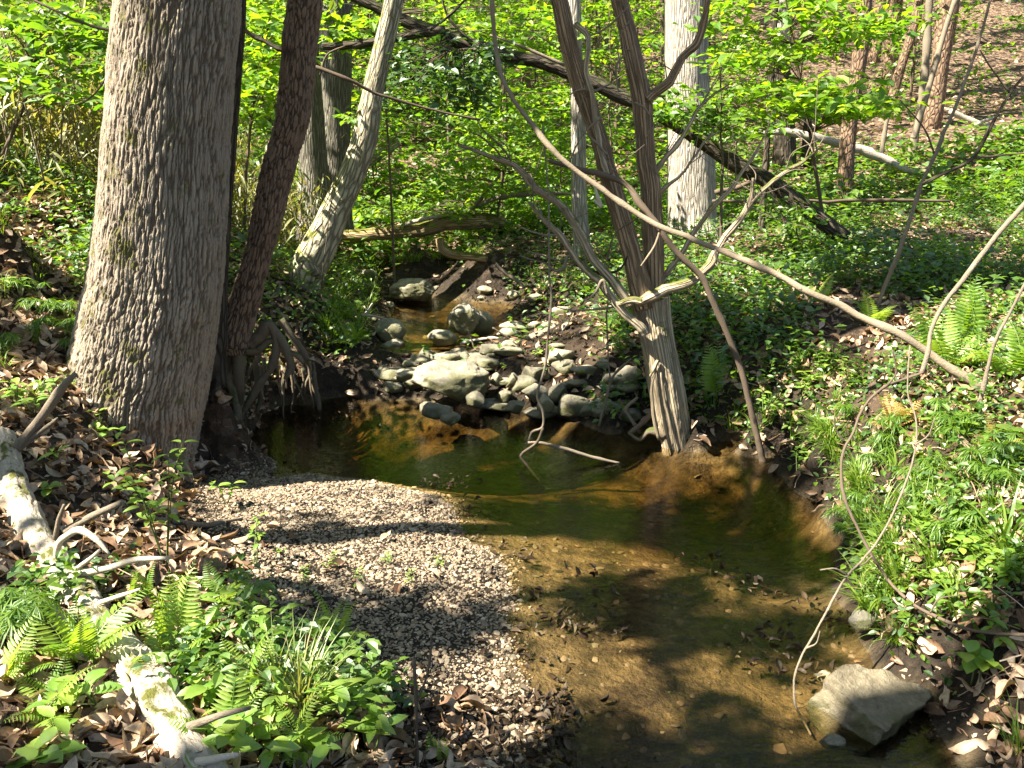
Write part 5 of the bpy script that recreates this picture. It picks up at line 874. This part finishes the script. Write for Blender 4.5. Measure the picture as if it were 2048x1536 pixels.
leafy('sapling', 'green sapling screening the stout pale grey trunk', on(2.3, 9.4), at(1440, 120, 9.4), pxc([(1420, 210, 90, 40, 9.3, 16), (1480, 255, 70, 35, 9.3, 10), (1360, 225, 50, 30, 9.3, 6)], 2), 20, .22, .09, 'leaf_mid', 2, LEAF2)
leafy('sapling', 'layered yellow green sapling in the centre of the clearing', on(-.3, 13.2), at(1010, 130, 13.2), pxc([(1030, 300, 110, 90, 13, 34), (950, 330, 90, 80, 12.6, 24), (1080, 220, 80, 50, 13.5, 14)], 3), 26, .30, .095, 'leaf_spring', 3, LEAF2)
leafy('sapling', 'low lime green bush above the upstream log', on(-.5, 13.8), at(930, 330, 13.8), pxc([(930, 380, 100, 40, 13.6, 16), (1010, 420, 90, 25, 13.4, 10), (850, 420, 100, 25, 13.6, 12), (760, 415, 60, 22, 13.6, 6)], 4), 24, .28, .085, 'leaf_spring', 4, LEAF2)
leafy('sapling', 'bright maple like sapling between the oak and curved tree', on(-3.0, 9.6), at(540, 30, 9.6), pxc([(540, 110, 60, 90, 9.5, 18), (510, 190, 40, 60, 9.2, 10), (530, 20, 60, 40, 9.8, 10), (475, 165, 22, 50, 8.2, 6)], 5), 22, .24, .095, 'leaf_spring', 5, LEAF2)
leafy('sapling', 'broad leaved sapling hanging over the cane thicket', on(-5.0, 8.2), at(80, -40, 8.0), pxc([(80, 60, 120, 60, 7.8, 22), (180, 90, 60, 50, 7.6, 10), (40, 150, 60, 40, 7.8, 10), (190, 180, 40, 40, 7.4, 5)], 6), 20, .26, .10, 'leaf_mid', 6, LEAF2)
leafy('sapling', 'lime leaved sapling overhead behind the leaning tree', on(-1.6, 11.6), at(760, -60, 11.5), pxc([(690, 40, 60, 50, 11.2, 12), (740, 80, 60, 30, 11, 8), (960, 40, 120, 45, 11.5, 16), (1060, 60, 80, 50, 11.5, 12)], 7), 24, .28, .10, 'leaf_spring', 7, LEAF2)
leafy('climbing_vine', 'dark leafy vine draped over the fallen trunk', at(900, 78, 10.35), at(960, 95, 10.4), pxc([(870, 120, 70, 50, 10.2, 14), (940, 150, 70, 60, 10.2, 14), (800, 130, 40, 50, 10.2, 6), (990, 130, 50, 40, 10.2, 8), (920, 210, 60, 40, 10.2, 8), (760, 200, 30, 60, 10.0, 6)], 8), 24, .20, .085, 'leaf_dark', 8, LEAF2, cat='vine', flat=.7)
leafy('sapling', 'bright broad leaf cluster beside the leaning tree', on(-2.0, 8.8), at(690, 220, 8.7), pxc([(690, 245, 18, 14, 8.7, 3), (740, 250, 20, 30, 8.9, 3)], 9), 6, .10, .10, 'leaf_spring', 9, LEAF2, r0=.006)
leafy('sapling', 'small evergreen bush beside the end of the fallen trunk', on(3.4, 9.6), at(1590, 420, 9.4), pxc([(1570, 430, 70, 35, 9.4, 10), (1620, 470, 60, 30, 9.2, 8)], 10), 14, .16, .07, 'leaf_mid', 10, LEAF2, r0=.01)
leafy('sapling', 'leafy bush on the right slope behind the slender sapling', on(4.2, 8.4), at(1760, 440, 8.4), pxc([(1750, 500, 90, 40, 8.4, 12), (1650, 530, 70, 30, 8.2, 8), (1850, 520, 80, 30, 8.2, 10)], 11), 14, .18, .065, 'leaf_dark', 11, LEAF2, r0=.01)
# many look-alike understorey saplings
UM = []
for i in range(6):
    rg = np.random.default_rng(700 + i); h = 2.6 + .5 * (i % 3); c = np.c_[rg.normal(0, .55, 26), rg.normal(0, .55, 26), h * (.25 + .75 * rg.random(26))]; V, F, A = sprays(c, 20, .36, .135, rg)
    st = [tube([(0, 0, -.1), (.05, .02, h * .5), (.0, .1, h)], [.02, .015, .005], 6, 5, .08, i)] + [tube([(0, 0, q[2] * .8), q * [.5, .5, .93], q], [.008, .006, .003], 4, 3) for q in c[:14]]
    UM.append((tmesh('understorey_stem', st, M['twig'], (0, 0, 0)), mesh('understorey_crown', V, F, M['leaf_spring' if i % 3 else 'leaf_mid'], A)))
rg = np.random.default_rng(77); cnt = 0
for i in range(700):
    y = rg.uniform(14, 34); x = rg.uniform(-.68, .66) * y
    u, v, _ = px_of(on(x, y))
    if u > 1480 and rg.random() < .88: continue
    if u > 1180 and rg.random() < .4: continue
    if cnt >= 120: break
    s = rg.uniform(.7, 1.25) * (1 if y < 20 else 1.35); lab = ('tall' if s > 1.25 else 'low' if s < .9 else 'leafy') + (' lime' if cnt % 6 % 3 else ' mid green') + ' understorey sapling ' + ('behind the cane and the curved tree' if u < 700 else 'on the slope behind the upstream log' if u < 1150 else 'behind the dead cedar and stout grey trunk' if u < 1500 else 'at the foot of the brown hillside')
    t = thing('understorey_sapling', lab, 'sapling', on(x, y), 'understorey saplings beyond the creek'); t.scale = (s, s, s); t.rotation_euler = (0, 0, rg.random() * 6.28)
    obj('trunk', UM[cnt % 6][0], t); obj('crown', UM[cnt % 6][1], t); cnt += 1

# mid-storey trees that close the view behind the clearing and mirror in the pool
MM = []
for i in range(3):
    rg = np.random.default_rng(760 + i); h = 8.5; c = np.c_[rg.normal(0, 1.2, 44), rg.normal(0, 1.2, 44), h * (.36 + .62 * rg.random(44))]; V, F, A = sprays(c, 22, .55, .19, rg, .3); MM.append((tmesh('midstorey_stem', [tube([(0, 0, -.2), (.1, .05, h * .5), (.1, .2, h)], [.05, .04, .012], 8, 6, .1, i)] + [tube([(.05, 0, q[2] * .85), q * [.5, .5, .95], q], [.014, .01, .004], 4, 3) for q in c[:18]], M['twig'], (0, 0, 0)), mesh('midstorey_crown', V, F, M['leaf_spring'], A)))
rg = np.random.default_rng(79); n_ = 0
while n_ < 24:
    y = rg.uniform(18, 30); x = rg.uniform(-.62, .22) * y
    t = thing('midstorey_tree', ('slender leafy tree behind the leaning tree' if x < -3 else 'slender leafy tree behind the upstream log') + (' with a short stem' if n_ % 2 else ' with a long stem'), 'tree', on(x, y), 'leafy trees beyond the clearing'); s = .82 if n_ % 2 else 1.15; t.scale = (s, s, s); t.rotation_euler = (0, 0, rg.random() * 6.28); obj('trunk', MM[n_ % 3][0], t); obj('crown', MM[n_ % 3][1], t); n_ += 1
# ------------------------------------------------------------------ forest trees up the hillside
FM = []
for i in range(4):
    rg = np.random.default_rng(800 + i); h = 13 + i; P = np.array([(0, 0, -.4), (.05, 0, h * .3), (.15 * (i - 1.5), .1, h * .7), (.2 * (i - 1.5), .1, h)]); c = np.c_[rg.normal(0, 1.6, 46), rg.normal(0, 1.6, 46), h * (.32 + .68 * rg.random(46) ** .8)]
    V, F, A = sprays(c, 18, .9, .26, rg, .45, QUADL); FM.append((tmesh('forest_trunk', [tube(P, [.20, .16, .11, .03], 14, 6, .1, i, .08)] + [tube([(0, 0, q[2] * .85), q * [.5, .5, .95], q], [.04, .03, .01], 5, 3) for q in c[:20]], M['grey' if i % 2 else 'brown'], (0, 0, 0)), mesh('forest_crown', V, F, M['leaf_spring'], A)))
rg = np.random.default_rng(78); spots = []
while len(spots) < 62:
    y = rg.uniform(18, 55); x = rg.uniform(-.8, .8) * y
    if all((x - a) ** 2 + (y - b) ** 2 > 5 for a, b in spots): spots.append((x, y))
for i, (x, y) in enumerate(spots):
    s = rg.uniform(.6, 1.25); lab = ('stout' if s > 1.03 else 'slim' if s > .8 else 'very thin') + (' grey' if i % 2 else ' brown') + (' tree on the lower hillside beyond the creek' if y < 30 else ' tree high on the far hillside')
    t = thing('forest_tree', lab, 'tree', on(x, y), 'forest trees on the hillside'); t.scale = (s, s, rg.uniform(.9, 1.2)); t.rotation_euler = (rg.normal(0, .03), rg.normal(0, .03), rg.random() * 6.28); obj('trunk', FM[i % 4][0], t); obj('crown', FM[i % 4][1], t)

# ------------------------------------------------------------------ crowns of the creekside trees, leaf clumps placed to shape the dappled light
for lab, x, y, h in (('unseen tall tree on the left slope outside the cane thicket', -7.5, 3.6, 10), ('unseen tall tree on the rise behind the near bank', -5.2, .2, 10), ('unseen tall tree upslope of the cane thicket', -8.5, 9.5, 11)):
    o = on(x, y); t = thing('canopy_tree', lab, 'tree', o); P = np.array([o - [0, 0, .3], o + [.1, 0, h * .5], o + [.3, .1, h]]); obj('trunk', tmesh('canopy_trunk', [tube(P, [.26, .2, .09], 20, 8, .1, 5, .06)], M['grey'], o), t); CANOPY.append((t, o, P[-1]))  # out of frame, there to hold crown clumps that shade the creek
o = on(-3.97, 3.3); t = thing('canopy_tree', 'unseen slender tree placed to cast a shade band on the gravel', 'tree', o); P = np.array([o - [0, 0, .3], o + [0, 0, 4], o + [.1, .1, 8]]); obj('trunk', tmesh('canopy_trunk', [tube(P, [.10, .09, .05], 14, 8, .1, 5, .06)], M['grey'], o), t); CANOPY.append((t, o, P[-1]))  # out of frame, placed so its trunk shades a band of gravel
SUNNY = []   # spots chosen to be sunlit: gaps left in the crowns, measured across the sun's rays at z = 0
K2 = SUNV[:2] / SUNV[2]
def sunny(u, v, ru, rv):
    g = ground(u, v); a = ground(u + ru, v); b = ground(u, v + rv); s = g[:2] - K2 * g[2]; SUNNY.append((s[0], s[1], max(.10, abs(a[0] - g[0])), max(.10, abs(b[1] - g[1]))))
def sunny3(u, v, y, r): g = at(u, v, y); s = g[:2] - K2 * g[2]; SUNNY.append((s[0], s[1], r, r))
for q in ((640, 985, 190, 30), (800, 1010, 90, 25), (600, 1110, 90, 35), (760, 1120, 150, 35), (900, 1150, 80, 20), (480, 1010, 60, 30), (150, 1240, 70, 70), (260, 1350, 90, 80), (340, 1440, 90, 70), (420, 1290, 90, 60), (350, 1200, 50, 60), (480, 1420, 90, 60), (620, 1380, 90, 80), (720, 1480, 90, 50), (560, 1500, 100, 40), (100, 1420, 70, 50), (60, 1050, 50, 60), (200, 1100, 90, 30),
          (330, 900, 40, 60), (100, 470, 110, 45), (80, 560, 60, 25), (150, 390, 80, 20), (60, 800, 60, 30), (1850, 1130, 150, 60), (1780, 1180, 90, 50), (1900, 1050, 110, 40), (1800, 830, 110, 60), (1950, 880, 100, 50), (1720, 900, 60, 50), (1900, 720, 120, 40), (2020, 700, 60, 60), (1980, 980, 70, 40), (1700, 960, 40, 30), (1720, 760, 70, 30), (1450, 570, 90, 25), (1560, 540, 90, 25), (1330, 540, 60, 20),
          (880, 760, 60, 25), (930, 630, 40, 20), (1040, 660, 80, 18), (780, 655, 30, 15), (1090, 800, 40, 25), (1190, 810, 50, 25), (1000, 690, 80, 20), (1330, 800, 30, 90), (1200, 1120, 150, 25), (1230, 1360, 130, 45), (1180, 1290, 90, 20), (1010, 1350, 25, 25), (1640, 1050, 30, 15), (1250, 990, 60, 12), (1850, 1280, 60, 30), (790, 745, 40, 10)): sunny(*q)
for u, v, y, r in ((290, 60, 5.1, .12), (300, 130, 5.1, .08), (270, 240, 5.1, .12), (255, 290, 5.1, .1), (330, 40, 5.1, .1), (250, 400, 5.1, .08), (225, 470, 5.1, .1), (215, 610, 5.1, .14), (200, 680, 5.1, .1), (330, 270, 5.05, .07), (290, 760, 5.05, .06), (190, 840, 5, .08),
   (600, 80, 6.4, .1), (585, 190, 6.4, .12), (545, 330, 6.4, .1), (500, 540, 6.4, .08), (740, 200, 8.9, .12), (715, 300, 8.9, .1), (660, 430, 8.9, .2), (620, 500, 8.9, .2), (610, 560, 8.9, .15),
   (1330, 850, 6.2, .2), (1310, 780, 6.2, .2), (1300, 700, 6.2, .2), (1290, 610, 6.2, .25), (1270, 540, 6.2, .2), (1230, 400, 6.2, .2), (1180, 230, 6.2, .2), (1130, 60, 6.2, .2), (1295, 400, 6.3, .2), (1280, 200, 6.3, .2), (1250, 50, 6.3, .2), (1400, 545, 6.2, .2), (1200, 560, 6.1, .2), (1110, 430, 6.2, .2), (1360, 120, 6.3, .2),
   (1000, 130, 5.95, .15), (1060, 250, 5.9, .15), (1140, 330, 5.8, .15), (1240, 405, 5.7, .15), (1350, 465, 5.5, .15), (1470, 512, 5.4, .15), (1600, 575, 5.2, .15), (1900, 600, 4.2, .2), (1960, 510, 4.2, .2), (1085, 850, 6, .15), (1150, 905, 6, .15), (1600, 1330, 3.1, .15), (1100, 600, 6, .12), (900, 740, 7.2, .4), (930, 625, 9, .35), (780, 655, 9.1, .3), (885, 675, 8.9, .3), (1030, 655, 8.9, .4), (1090, 655, 8.7, .4), (820, 575, 11.5, .4), (1080, 800, 7.1, .25), (1200, 815, 6.9, .25), (1790, 1400, 2.95, .16), (680, 340, 11, .3), (640, 380, 11, .3), (260, 560, 5.2, .15), (245, 200, 5.3, .16), (255, 100, 5.3, .14), (225, 330, 5.3, .14), (200, 520, 5.3, .16), (240, 700, 5.1, .12), (330, 180, 5.1, .08)): sunny3(u, v, y, r)
for q in ((90, 480, 130, 60), (60, 620, 50, 30), (420, 1400, 300, 110), (620, 1440, 150, 90), (180, 1300, 120, 90), (1850, 1120, 200, 80), (1850, 860, 190, 80)): sunny(*q)
SU = np.array(SUNNY); rg = np.random.default_rng(900); CL = []
for i in range(16000):
    y = rg.uniform(-.5, 22); x = rg.uniform(-4.5, max(5.5, .7 * y + 1)); hgt = rg.uniform(6, 11)
    d = (((x - SU[:, 0]) / (SU[:, 2] + .24)) ** 2 + ((y - SU[:, 1]) / (SU[:, 3] + .24)) ** 2).min()
    nz_ = float(NO([x], [y], .9, 44)[0]); keep = (.12 if nz_ > .5 else 0) if y > 9 else (1.0 if (x < .9 and y < 6.6) or (x < 2.0 and 4.3 < y < 6.4) else (.9 if nz_ > .56 else .03))
    if d < 1: keep = 0.0
    
    if rg.random() > keep * .55: continue
    CL.append(np.r_[np.array([x, y]) + K2 * hgt, hgt])
CL = np.array(CL); tops = np.array([c[2] for c in CANOPY]); own = np.argmin(((CL[:, None, :2] - tops[None, :, :2]) ** 2).sum(-1), 1)
print('canopy clumps', len(CL))
for i, (t, o, top) in enumerate(CANOPY):
    c = CL[own == i]
    if not len(c): continue
    rg = np.random.default_rng(950 + i); lim = [tube([top - [0, 0, 1.0 * rg.random()], (top + q) / 2 + rg.normal(0, .3, 3), q], [.03, .022, .006], 5, 5, .2, i) for q in c[rg.integers(0, len(c), min(7, len(c)))]]
    obj('limbs', tmesh('limbs', lim, M['twig'], o), t); V, F, A = sprays(c, 24, .22, .17, rg, .5, QUADL); obj('crown', mesh('crown', V - o, F, M['canopy'], A), t)
